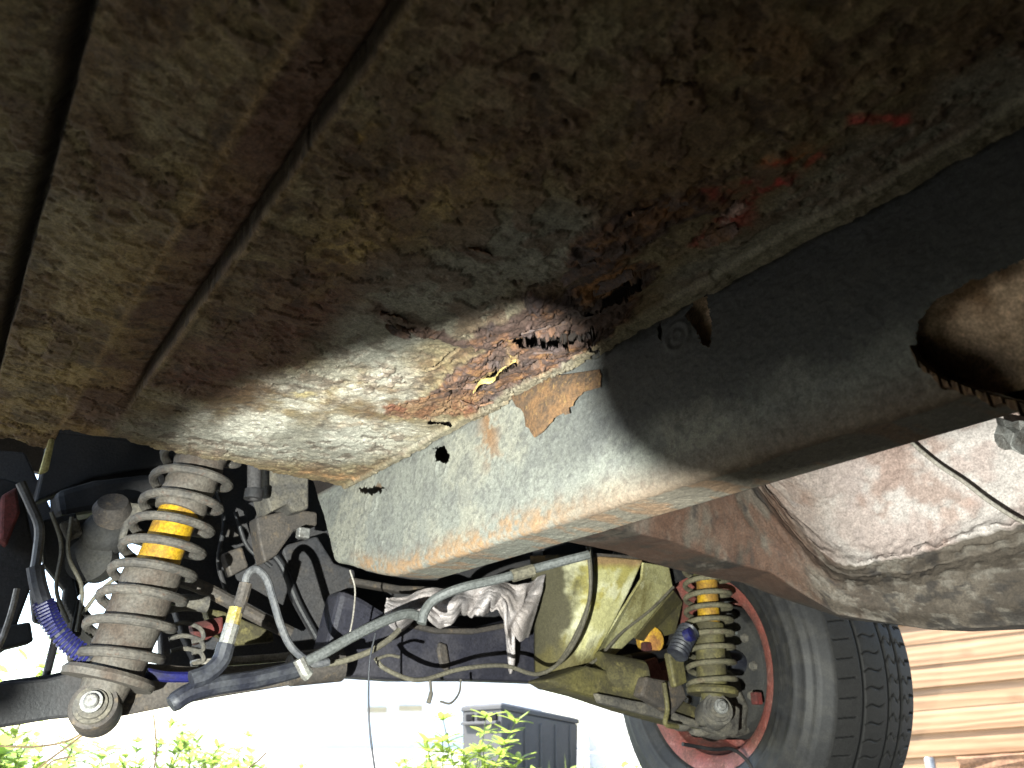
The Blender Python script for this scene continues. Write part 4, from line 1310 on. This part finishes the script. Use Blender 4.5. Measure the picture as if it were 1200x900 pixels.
    for k in range(12):
        a = 2 * math.pi * k / 12
        MB().lathe(WC + Vector((0.016, 0.088 * math.cos(a), 0.088 * math.sin(a))), (1, 0, 0), [(0, 0), (0, 0.006), (0.004, 0.008), (0.006, 0.008)], 6).build('bolt', M['cast'], dr, sharp=30)
    # small orange block on the rim
    MB().box(WC + Vector((-0.006, -0.112, -0.050)), (0.014, 0.012, 0.018)).build('wheel_weight', M['red_part'], root, smooth=False, bevel=0.002)


wheel()
hose('dangling_cable', [(800, 872), (836, 878), (858, 878), (876, 892), (886, 915), (890, 940)], 0.80, 0.0026, M['black_steel'])


# ---------- cloth left on the crossmember: its own thing
def cloth():
    nu, nv = 90, 60
    u = np.linspace(0, 1, nu); v = np.linspace(0, 1, nv)
    U, Vv = np.meshgrid(u, v, indexing='ij')
    U, Vv = U.ravel(), Vv.ravel()
    topx = 452 + 188 * U
    topy = 700 - 22 * U + 4 * np.sin(U * 17)
    drop = 26 + 10 * np.sin(U * 5) + 8 * np.sin(U * 23) + 58 * np.exp(-((U - 0.815) / 0.042) ** 4) + 22 * ss(0.70, 0.76, U) + 26 * ss(0.90, 0.95, U) + 12 * ss(0.55, 0.7, U) + 26 * (fbm(U, 0 * U, 22, 4, 142) - 0.5) * ss(0.1, 0.7, U)
    shift = -22 * ss(0.7, 0.95, U) * Vv + 6 * np.sin(Vv * 9) * np.exp(-((U - 0.82) / 0.05) ** 2)
    px = topx + shift
    py = topy + drop * Vv
    fold = 0.014 * np.sin(U * 30 + 2.6 * np.sin(Vv * 3 + U * 6)) + 0.010 * np.sin(U * 21 + Vv * 5) + 0.008 * (fbm(U, Vv, 9, 4, 141) - 0.5) * 2
    Y = 0.945 - 0.012 + fold * (0.5 + 0.5 * Vv) - 0.02 * np.sin(Vv * math.pi)
    Y = np.minimum(Y, 0.962)
    P = np.array([tuple(at(a, b, Y=c)) for a, b, c in zip(px, py, Y)])
    me = grid_mesh('cloth', P, nu, nv, M['rag'])
    o = link('cloth', me)
    sm = o.modifiers.new('solid', 'SOLIDIFY'); sm.thickness = 0.003
    sb = o.modifiers.new('sub', 'SUBSURF'); sb.levels = sb.render_levels = 1
    tag(o, 'crumpled pinkish grey cloth hanging over the dark crossmember under the car', 'cloth')


cloth()


# ------------------------------------------------------------------ THE YARD
# boarded fence at the right
def wood_mat():
    m, t, b = newmat('pine_board')
    tc = N(t, 'ShaderNodeTexCoord')
    oi = N(t, 'ShaderNodeObjectInfo')
    mp = N(t, 'ShaderNodeMapping')
    mp.inputs['Scale'].default_value = (0.9, 1, 9)
    of = N(t, 'ShaderNodeVectorMath', operation='MULTIPLY_ADD')
    of.inputs[1].default_value = (9, 9, 9)
    cmb = N(t, 'ShaderNodeCombineXYZ')
    for k in range(3): t.links.new(oi.outputs['Random'], cmb.inputs[k])
    t.links.new(cmb.outputs[0], of.inputs[0]); t.links.new(tc.outputs['Object'], of.inputs[2])
    t.links.new(of.outputs[0], mp.inputs[0])
    wv = N(t, 'ShaderNodeTexWave', Scale=1.3, Distortion=9.0, Detail=3.0)
    wv.bands_direction = 'Z'
    wv.inputs['Detail Scale'].default_value = 0.8
    t.links.new(mp.outputs[0], wv.inputs[0])
    cr = N(t, 'ShaderNodeValToRGB')
    cr.color_ramp.elements[0].color = (0.315, 0.185, 0.092, 1); cr.color_ramp.elements[0].position = -0.0
    cr.color_ramp.elements[1].color = (0.365, 0.225, 0.120, 1); cr.color_ramp.elements[1].position = 1.0
    t.links.new(wv.outputs[0], cr.inputs[0])
    nz = N(t, 'ShaderNodeTexNoise', Scale=9.0, Detail=5.0)
    t.links.new(mp.outputs[0], nz.inputs[0])
    mx = N(t, 'ShaderNodeMix', data_type='RGBA', blend_type='MULTIPLY')
    mx.inputs[0].default_value = 0.5
    t.links.new(cr.outputs[0], mx.inputs[6]); t.links.new(nz.outputs[0], mx.inputs[7])
    # knots
    vo = N(t, 'ShaderNodeTexVoronoi', Scale=3.4)
    m2 = N(t, 'ShaderNodeMapping'); m2.inputs['Scale'].default_value = (1, 0.001, 1.6)
    t.links.new(of.outputs[0], m2.inputs[0]); t.links.new(m2.outputs[0], vo.inputs[0])
    mr = N(t, 'ShaderNodeMapRange'); mr.inputs[1].default_value, mr.inputs[2].default_value = 0.05, 0.12
    mr.inputs[3].default_value, mr.inputs[4].default_value = 0.55, 0.0
    t.links.new(vo.outputs['Distance'], mr.inputs[0])
    m3 = N(t, 'ShaderNodeMix', data_type='RGBA')
    m3.inputs[7].default_value = (0.20, 0.095, 0.045, 1)
    t.links.new(mr.outputs[0], m3.inputs[0]); t.links.new(mx.outputs[2], m3.inputs[6])
    t.links.new(m3.outputs[2], b.inputs['Base Color'])
    b.inputs['Roughness'].default_value = 0.75
    bp = N(t, 'ShaderNodeBump', Strength=0.3, Distance=0.003)
    t.links.new(wv.outputs[0], bp.inputs['Height']); t.links.new(bp.outputs[0], b.inputs['Normal'])
    return m


M['pine'] = wood_mat()
M['sleeper'] = grime('brown_sleeper', (0.19, 0.105, 0.055), (0.11, 0.06, 0.035), 0.5, 12, 0.85, bump=0.8, fine=120)


def fence():
    c = at(1135, 820, d=2.9)
    yaw = -R(68) + R(90)                     # face turned to the car
    ez = R(4.0)
    xdir = Vector((math.cos(-R(66)), math.sin(-R(66)), 0))      # along the boards, away to the right
    nrm = Vector((-math.sin(R(66)), -math.cos(R(66)), 0))       # faces the car
    xd = (xdir * math.cos(ez) + Vector((0, 0, 1)) * math.sin(ez)).normalized()
    zd = (nrm.cross(xd)).normalized()
    if zd.z < 0: zd = -zd
    Mx = Matrix((xd, nrm, zd)).transposed().to_4x4()
    f = empty('wooden_fence', Vector((c.x, c.y, 0)))
    tag(f, 'sunlit pine fence of horizontal boards behind the tyre', 'fence')
    pitch = 0.081
    mb = MB().box((0, 0, 0), (2.4, 0.030, pitch - 0.008))
    me = None
    for k in range(-1, 12):
        if me is None:
            bm = bmesh.new()
            bmesh.ops.create_cube(bm, size=1)
            for v in bm.verts: v.co = Vector((v.co.x * 2.4, v.co.y * 0.03, v.co.z * (pitch + 0.002)))
            bmesh.ops.bevel(bm, geom=[e for e in bm.edges], offset=0.003, segments=2, affect='EDGES', profile=0.6)
            me = bpy.data.meshes.new('board'); bm.to_mesh(me); bm.free()
            me.materials.append(M['pine']); me.shade_smooth(); me.set_sharp_from_angle(angle=R(35))
        o = bpy.data.objects.new('board', me); COL.objects.link(o)
        o.parent = f
        base = at(1135, 870 - 0, d=2.9)
        p = base + zd * pitch * k + xd * 0.62 + nrm * (0.003 * math.sin(k * 2.3))
        o.matrix_local = Matrix.Translation(p - f.location) @ Mx @ Matrix.Rotation(R(5), 4, 'X')
    for s in (-0.3, 0.5, 1.5):
        b0 = at(1135, 870, d=2.9) + xd * s - nrm * 0.055
        MB().box((b0.x, b0.y, 0.6), (0.07, 0.07, 1.2)).build('post', M['pine'], f, smooth=False, bevel=0.004)
    # sleeper lying in front of the fence foot
    s = empty('sleeper', Vector((c.x, c.y, 0)))
    tag(s, 'rough brown timber sleeper lying at the foot of the pine fence', 'timber')
    p = at(1175, 912, d=2.75) + xd * 0.35
    bm = bmesh.new()
    bmesh.ops.create_cube(bm, size=1)
    bmesh.ops.subdivide_edges(bm, edges=bm.edges, cuts=7, use_grid_fill=True)
    for v in bm.verts:
        v.co = Vector((v.co.x * 0.95, v.co.y * 0.14, v.co.z * 0.15)) + Vector((random.uniform(-.005, .005), random.uniform(-.006, .006), random.uniform(-.005, .005)))
    me2 = bpy.data.meshes.new('timber'); bm.to_mesh(me2); bm.free(); me2.materials.append(M['sleeper'])
    o = bpy.data.objects.new('timber', me2); COL.objects.link(o); o.parent = s
    o.matrix_local = Matrix.Translation(p - s.location) @ Mx
    # thin post between tyre and sleeper
    q = at(1092, 905, d=2.78)
    g = MB().lathe((q.x, q.y, 0), (0, 0, 1), [(0, 0), (0, 0.018), (q.z + 0.045, 0.018), (q.z + 0.05, 0.014), (q.z + 0.05, 0)], 18).build('peg', M['galv'], None, sharp=40)
    tag(g, 'short pale metal peg standing between the tyre and the brown sleeper', 'peg')


fence()


def pale_fence():  # boards whitened in colour to stand for overexposed glare
    m = grime('glare_white_board', (0.62, 0.60, 0.56), (0.52, 0.50, 0.46), 0.4, 6, 0.8)
    f = empty('pale_fence', at(712, 870, d=4.2).xy.to_3d())
    tag(f, 'low board wall coloured white for glare behind the lower left of the tyre', 'fence')
    a = at(690, 850, d=4.2); b = at(800, 850, d=3.9)
    d = (b - a).xy.to_3d().normalized()
    n = Vector((-d.y, d.x, 0))
    Mx = Matrix((d, n, Vector((0, 0, 1)))).transposed()
    for k in range(5):
        z = 0.06 + 0.085 * k
        mb = MB().box(Vector((a.x, a.y, z)) + d * 0.75, (1.5, 0.03, 0.079), Mx)
        mb.build('board', m, f, smooth=False, bevel=0.006)


pale_fence()


def box_bin():
    p = at(587, 824, d=4.0)                    # near top corner
    e = at(683, 842, d=4.22)                   # far end of the sloping lid
    base = Vector((p.x, p.y, 0))
    b = empty('plastic_bin', base)
    tag(b, 'dark grey plastic bin with handle slots standing in the bright yard', 'bin')
    vdir = (p - CAM).xy.to_3d().normalized()
    lat = Vector((vdir.y, -vdir.x, 0))
    r_dir = (lat * 0.87 + vdir * 0.5).normalized()
    l_dir = (lat * -0.5 + vdir * 0.87).normalized()
    W, D, H = 0.50, 0.46, p.z
    drop = (p.z - e.z) / W
    Z = Vector((0, 0, 1))
    Mx = Matrix((l_dir, r_dir, Z)).transposed()

    def ring(z, k, sl):
        c = base + r_dir * W / 2 + l_dir * D / 2
        o = []
        for (s, t) in ((0, 0), (1, 0), (1, 1), (0, 1)):
            q = base + r_dir * W * s + l_dir * D * t
            o.append(c + (q - c) * k + Z * (z - sl * drop * W * s))
        return o
    mb = MB()
    r0, r1 = ring(0, 0.92, 0), ring(H - 0.030, 0.975, 1)
    mb.add(r0 + r1, [(3, 2, 1, 0), (4, 5, 6, 7)] + [(i, (i + 1) % 4, 4 + (i + 1) % 4, 4 + i) for i in range(4)])
    mb.build('tub', M['bin'], b, smooth=False, bevel=0.006)
    mb = MB()
    r0, r1, r2 = ring(H - 0.028, 1.0, 1), ring(H - 0.006, 1.0, 1), ring(H + 0.004, 0.92, 1)
    mb.add(r0 + r1 + r2, [(3, 2, 1, 0), (8, 9, 10, 11)] + [(k * 4 + i, k * 4 + (i + 1) % 4, k * 4 + 4 + (i + 1) % 4, k * 4 + 4 + i) for k in (0, 1) for i in range(4)])
    mb.build('lid', M['bin'], b, smooth=False, bevel=0.004)
    for k in range(3):
        c = base + l_dir * (0.09 + 0.13 * k) + Z * (H - 0.062) + r_dir * 0.004
        MB().box(c, (0.085, 0.012, 0.035), Mx).build('handle_slot', M['void'], b, smooth=False, bevel=0.003)  # solid near-black blocks give the slots' inner shade as colour
    MB().box(base + l_dir * 0.22 + Z * (H - 0.092) - r_dir * 0.006, (0.40, 0.03, 0.016), Mx).build('handle_rail', M['bin'], b, smooth=False, bevel=0.004)
    for k in range(5):
        c = base + r_dir * (0.06 + 0.095 * k) + l_dir * 0.006 + Z * (H * 0.42)
        MB().box(c, (0.012, 0.014, H * 0.7), Mx).build('rib', M['bin'], b, smooth=False, bevel=0.003)


box_bin()


# far pale house, almost lost in the glare
def house():
    m = grime('white_render', (0.80, 0.79, 0.76), (0.74, 0.73, 0.70), 0.4, 0.8, 0.9, bump=0.05)
    mg = grime('grey_window', (0.60, 0.62, 0.64), (0.64, 0.65, 0.66), 0.4, 1, 0.2, bump=0.0)
    ms = grime('tan_sill', (0.40, 0.33, 0.20), (0.36, 0.30, 0.2), 0.4, 3, 0.8, bump=0.1)
    c = at(470, 830, d=24)
    h = empty('white_house', Vector((c.x, c.y, 0)))
    tag(h, 'white rendered house far across the yard, washed out by sun', 'house')
    v = (Vector((c.x, c.y, 0)) - Vector((CAM.x, CAM.y, 0))).normalized()
    d = Vector((v.y, -v.x, 0))
    Mx = Matrix((d, v, Vector((0, 0, 1)))).transposed()
    MB().box(Vector((c.x, c.y, 1.6)) + v * 2, (9, 4, 3.2), Mx).build('wall', m, h, smooth=False)
    MB().prism([Vector((c.x, c.y, 3.2)) + d * s * 4.8 + v * t + Vector((0, 0, z)) for s, t, z in ((-1, -0.4, 0), (-1, 2, 1.3), (-1, 4.4, 0))], d * 9.6).build('roof', ms, h, smooth=False)
    for px0, px1, py0, py1 in ((428, 458, 800, 828), (464, 500, 798, 826)):
        a, b = at(px0, py1, d=24), at(px1, py0, d=24)
        zc, hh = (a.z + b.z) / 2, abs(b.z - a.z)
        s0, s1 = (a - c).dot(d), (b - c).dot(d)
        o = MB().box(Vector((c.x, c.y, 0)) + d * (s0 + s1) / 2 + Vector((0, 0, zc)) - v * 0.01, (abs(s1 - s0), 0.05, hh), Mx).build('window', mg, h, smooth=False)
        MB().box(Vector((c.x, c.y, 0)) + d * (s0 + s1) / 2 + Vector((0, 0, zc - hh / 2 - 0.10)) - v * 0.05, (abs(s1 - s0) * 0.8, 0.12, 0.14), Mx).build('sill', ms, o, smooth=False)


house()


# ---------- plants
def leaf_mat(name, col, tr):
    m, t, b = newmat(name)
    oi = N(t, 'ShaderNodeTexNoise', Scale=40.0, Detail=2.0)
    tc = N(t, 'ShaderNodeTexCoord'); t.links.new(tc.outputs['Object'], oi.inputs[0])
    mr = N(t, 'ShaderNodeMapRange'); mr.inputs[3].default_value, mr.inputs[4].default_value = 0.6, 1.4
    t.links.new(oi.outputs[0], mr.inputs[0])
    vm = N(t, 'ShaderNodeVectorMath', operation='SCALE'); vm.inputs[0].default_value = col
    t.links.new(mr.outputs[0], vm.inputs['Scale'])
    t.links.new(vm.outputs[0], b.inputs['Base Color'])
    b.inputs['Roughness'].default_value = 0.5
    ts = N(t, 'ShaderNodeBsdfTranslucent'); ts.inputs[0].default_value = (*tr, 1)
    mx = N(t, 'ShaderNodeMixShader'); mx.inputs[0].default_value = 0.45
    t.links.new(b.outputs[0], mx.inputs[1]); t.links.new(ts.outputs[0], mx.inputs[2])
    t.links.new(mx.outputs[0], t.nodes['Material Output'].inputs[0])
    return m


M['leaf'] = leaf_mat('fresh_leaf', (0.15, 0.23, 0.05), (0.34, 0.48, 0.10))
M['leaf2'] = leaf_mat('yellow_green_leaf', (0.19, 0.26, 0.05), (0.44, 0.56, 0.11))
M['stem'] = leaf_mat('green_stem', (0.12, 0.16, 0.05), (0.18, 0.22, 0.06))
M['twig'] = grime('dry_twig', (0.16, 0.11, 0.05), (0.10, 0.07, 0.04), 0.5, 80, 0.8)


def add_leaf(mb, p, d, up, L, wd, droop=0.25):
    d = d.normalized(); s = d.cross(up).normalized(); u = s.cross(d)
    pts = []
    n = 4
    for i in range(n + 1):
        t = i / n
        wv = wd * (math.sin(math.pi * (0.10 + 0.86 * t)) ** 0.8) * (0.75 + 0.5 * t if t < .6 else 1.05 - (t - .6))
        c = p + d * L * t - u * droop * L * t * t
        pts += [c - s * wv / 2 + u * wd * 0.12, c, c + s * wv / 2 + u * wd * 0.12]
    f = []
    for i in range(n):
        for k in range(2):
            f.append((i * 3 + k, i * 3 + k + 1, i * 3 + 4 + k, i * 3 + 3 + k))
    mb.add(pts, f)


def weed(base, h, nst, whorl, label, group, mats, spread=0.12, lsize=0.03, seed=0, tops=True):
    rnd = random.Random(seed)
    root = empty('weed_plant', base)
    tag(root, label, 'plant', group)
    st, lf = MB(), MB()
    lsize *= 0.72
    for k in range(int(nst * 1.7)):
        a = rnd.uniform(0, 6.28)
        hh = h * rnd.uniform(0.65, 1.0)
        q = base + Vector((rnd.uniform(-1, 1), rnd.uniform(-1, 1), 0)) * spread * 0.4
        tip = q + Vector((math.cos(a), math.sin(a), 0)) * spread * rnd.uniform(0.2, 1) + Vector((0, 0, hh))
        c = curve([q, q + Vector((0, 0, hh * 0.4)) + (tip - q).xy.to_3d() * 0.2, tip], 8)
        st.tube(c, [0.0022 - 0.0012 * i / len(c) for i in range(len(c))], 5, cap=False)
        for i in range(3, len(c)):
            if rnd.random() < 0.25: continue
            n = rnd.choice((6, 7, 8)) if whorl else rnd.choice((2, 3))
            r0 = rnd.uniform(0, 6.28)
            sc = (0.6 + 0.5 * (i / len(c)))
            for j in range(n):
                b = r0 + 6.28 * j / n + rnd.uniform(-0.2, 0.2)
                d = Vector((math.cos(b), math.sin(b), rnd.uniform(0.1, 0.9)))
                add_leaf(lf, c[i], d, Vector((0, 0, 1)), lsize * sc * rnd.uniform(0.7, 1.2), lsize * (0.34 if whorl else 0.5) * sc, rnd.uniform(0.0, 0.4))
    st.build('stems', M['stem'], root, sharp=80)['kind'] = 'stuff'
    lf.build('leaves', mats, root, sharp=180)['kind'] = 'stuff'
    return root


plants = [  # photo x, top y, depth, stems, whorled, leaf, label
    (545, 838, 1.75, 6, True, 0.055, 'tall whorled weed growing in front of the dark plastic bin', 'leaf2'),
    (583, 868, 1.80, 3, True, 0.055, 'short whorled weed at the near corner of the dark plastic bin', 'leaf2'),
    (510, 872, 2.2, 5, True, 0.05, 'small whorled weed left of the tall one by the bin', 'leaf2'),
    (20, 858, 1.55, 8, False, 0.055, 'broad leaved weed at the lower left corner under the black arm', 'leaf2'),
    (78, 866, 1.7, 8, False, 0.055, 'broad leaved weed below the bolt of the near spring', 'leaf'),
    (-25, 866, 1.5, 7, False, 0.06, 'broad leaved weed leftmost in the yard', 'leaf'),
    (130, 872, 2.0, 7, False, 0.05, 'yellow green weed right of the bolt of the near spring', 'leaf2'),
    (182, 848, 1.9, 6, True, 0.045, 'feathery weed with tall stems below the brown arm', 'leaf'),
    (228, 862, 2.1, 7, True, 0.045, 'yellow green whorled weed under the end of the thick dark hose', 'leaf2'),
    (268, 872, 2.3, 6, False, 0.05, 'weed just right of the thick dark hose end', 'leaf2'),
    (300, 858, 2.5, 2, True, 0.05, 'lone weed with one flat green head right of the hose end', 'leaf'),
    (355, 890, 2.6, 5, False, 0.05, 'low weed in the white glare of the yard', 'leaf'),
    (470, 890, 2.6, 5, True, 0.05, 'low weed left of the hanging dark wire and the bin', 'leaf2'),
    (655, 897, 2.3, 4, False, 0.045, 'low weed at the foot of the dark plastic bin', 'leaf2'),
    (735, 886, 2.4, 4, False, 0.05, 'low weed at the foot of the pale boards beside the tyre', 'leaf'),
    (40, 735, 2.6, 7, False, 0.07, 'tall weed seen through the gap beside the blue spiral hose', 'leaf2'),
]
for i, (px, py, d, ns, wh, ls, lab, mt) in enumerate(plants):
    t = at(px, py, d=d)
    weed(Vector((t.x, t.y, 0.0)), max(t.z, 0.1), ns, wh, lab, 'weeds in the yard', M[mt], spread=0.10 + 0.02 * d, lsize=ls, seed=30 + i)


def grass():
    rnd = random.Random(12)
    mb = MB()
    for k in range(5200):
        az = R(rnd.uniform(-20, 62)); dist = 1.5 + 5.0 * rnd.random() ** 1.6
        x, y = math.sin(az) * dist, math.cos(az) * dist
        if x > -0.2 and x < 1.5 and y < 1.5: continue
        h = rnd.uniform(0.05, 0.20) * (0.6 + 0.4 * math.sin(x * 5) * math.cos(y * 4))
        a = rnd.uniform(0, 6.28); wd = rnd.uniform(0.002, 0.005)
        b = rnd.uniform(0.0, 0.10); c = rnd.uniform(0, 6.28)
        s = Vector((math.cos(a), math.sin(a), 0)) * wd
        l = Vector((math.cos(c), math.sin(c), 0)) * b
        p = Vector((x, y, 0))
        mb.add([p - s, p + s, p + l * 0.35 + s * 0.7 + Vector((0, 0, h * 0.6)), p + l * 0.35 - s * 0.7 + Vector((0, 0, h * 0.6)), p + l + Vector((0, 0, h))],
               [(0, 1, 2, 3), (3, 2, 4)])
    o = mb.build('grass', M['leaf2'], None, sharp=180)
    tag(o, 'thin sunlit grass growing across the yard', 'grass', kind='stuff')


grass()


def stalk(pix, d, r, label):
    o = MB().tube(curve([at(*p, d=d) for p in pix], 6), r, 6).build('dry_stalk', M['twig'], None)
    tag(o, label, 'stalk', 'dry stalks')


stalk([(138, 812), (134, 832), (112, 850), (80, 874), (40, 905), (10, 940)], 0.84, 0.0012, 'dry stalk caught on the bolt of the near spring, dropping steeply left')
stalk([(112, 848), (80, 868), (40, 875), (0, 874), (-40, 870)], 0.845, 0.0011, 'dry stalk running level to the left edge from the spring bolt')
stalk([(48, 906), (60, 893), (76, 888), (84, 887)], 0.86, 0.001, 'short curved dry stalk at the bottom left')
stalk([(180, 905), (183, 880), (182, 858), (180, 838)], 1.0, 0.0009, 'upright thin stalk under the brown suspension arm')
stalk([(284, 915), (292, 900), (302, 892), (312, 882)], 1.0, 0.0011, 'short dark forked twig at the bottom of the glare')


# ------------------------------------------------------------------ hand torch, lying left of the camera just out of the picture
def torch():
    aim = (TORCH_AIM - TORCH).normalized()
    root = empty('torch', TORCH)
    tag(root, 'black hand torch shining on the rusty floor from the left', 'torch')
    MB().lathe(TORCH, aim, [(-0.14, 0), (-0.14, 0.013), (-0.05, 0.013), (-0.03, 0.020), (-0.012, 0.021), (-0.012, 0.019), (-0.016, 0.016), (-0.016, 0)], 28).build('barrel', M['torch'], root, sharp=40)
    l = bpy.data.lights.new('torch_beam', 'SPOT')
    l.energy = TORCH_W
    l.spot_size = R(100)
    l.spot_blend = 0.5
    l.shadow_soft_size = 0.003
    l.color = (0.97, 1.0, 0.93)
    o = bpy.data.objects.new('torch_beam', l)
    COL.objects.link(o)
    o.location = TORCH
    o.rotation_euler = (-aim).to_track_quat('Z', 'Y').to_euler()
    # added shade, its edge shaped to cast the shadow line on floor and rail
    rim = [at(30, 840, Y=0.9), at(50, 740, Y=0.9), at(78, 660, Y=0.9), at(118, 600, Y=0.9), at(165, 560, Y=0.86), at(205, 528, Z=HZ), at(245, 492, Z=HZ), at(300, 462, Z=HZ), at(360, 444, Z=HZ), at(430, 420, Z=HZ), at(500, 404, Z=HZ),
           at(570, 384, Z=HZ), at(630, 366, Z=HZ), at(672, 378, Z=HZ), at(690, 430, X=RX), at(704, 480, X=RX), at(728, 520, X=RX), at(760, 552, X=RX), at(800, 571, X=RX),
           at(840, 579, X=RX), at(885, 583, Z=RB), at(930, 575, Z=RB), at(1010, 520, Z=RB), at(1150, 470, Z=RB)]
    inner, outer = [], []
    mid = (at(500, 660, Y=0.80) - TORCH).normalized()
    for p in rim:
        d = (p - TORCH).normalized()
        o_ = (d - mid * d.dot(mid)).normalized()
        inner.append(TORCH + d * 0.11)
        outer.append(TORCH + d * 0.11 + o_ * 0.21 - mid * 0.04)
    v = inner + outer
    n = len(inner)
    v2 = [p + aim * 0.0015 for p in v]
    f = [(i, i + 1, n + i + 1, n + i) for i in range(n - 1)]
    f2 = [tuple(2 * n + k for k in reversed(q)) for q in f]
    sidef = [(i + 1, i, 2 * n + i, 2 * n + i + 1) for i in range(n - 1)]
    MB().add(v + v2, f + f2 + sidef).build('added_shade', M['torch'], root, smooth=False)


torch()
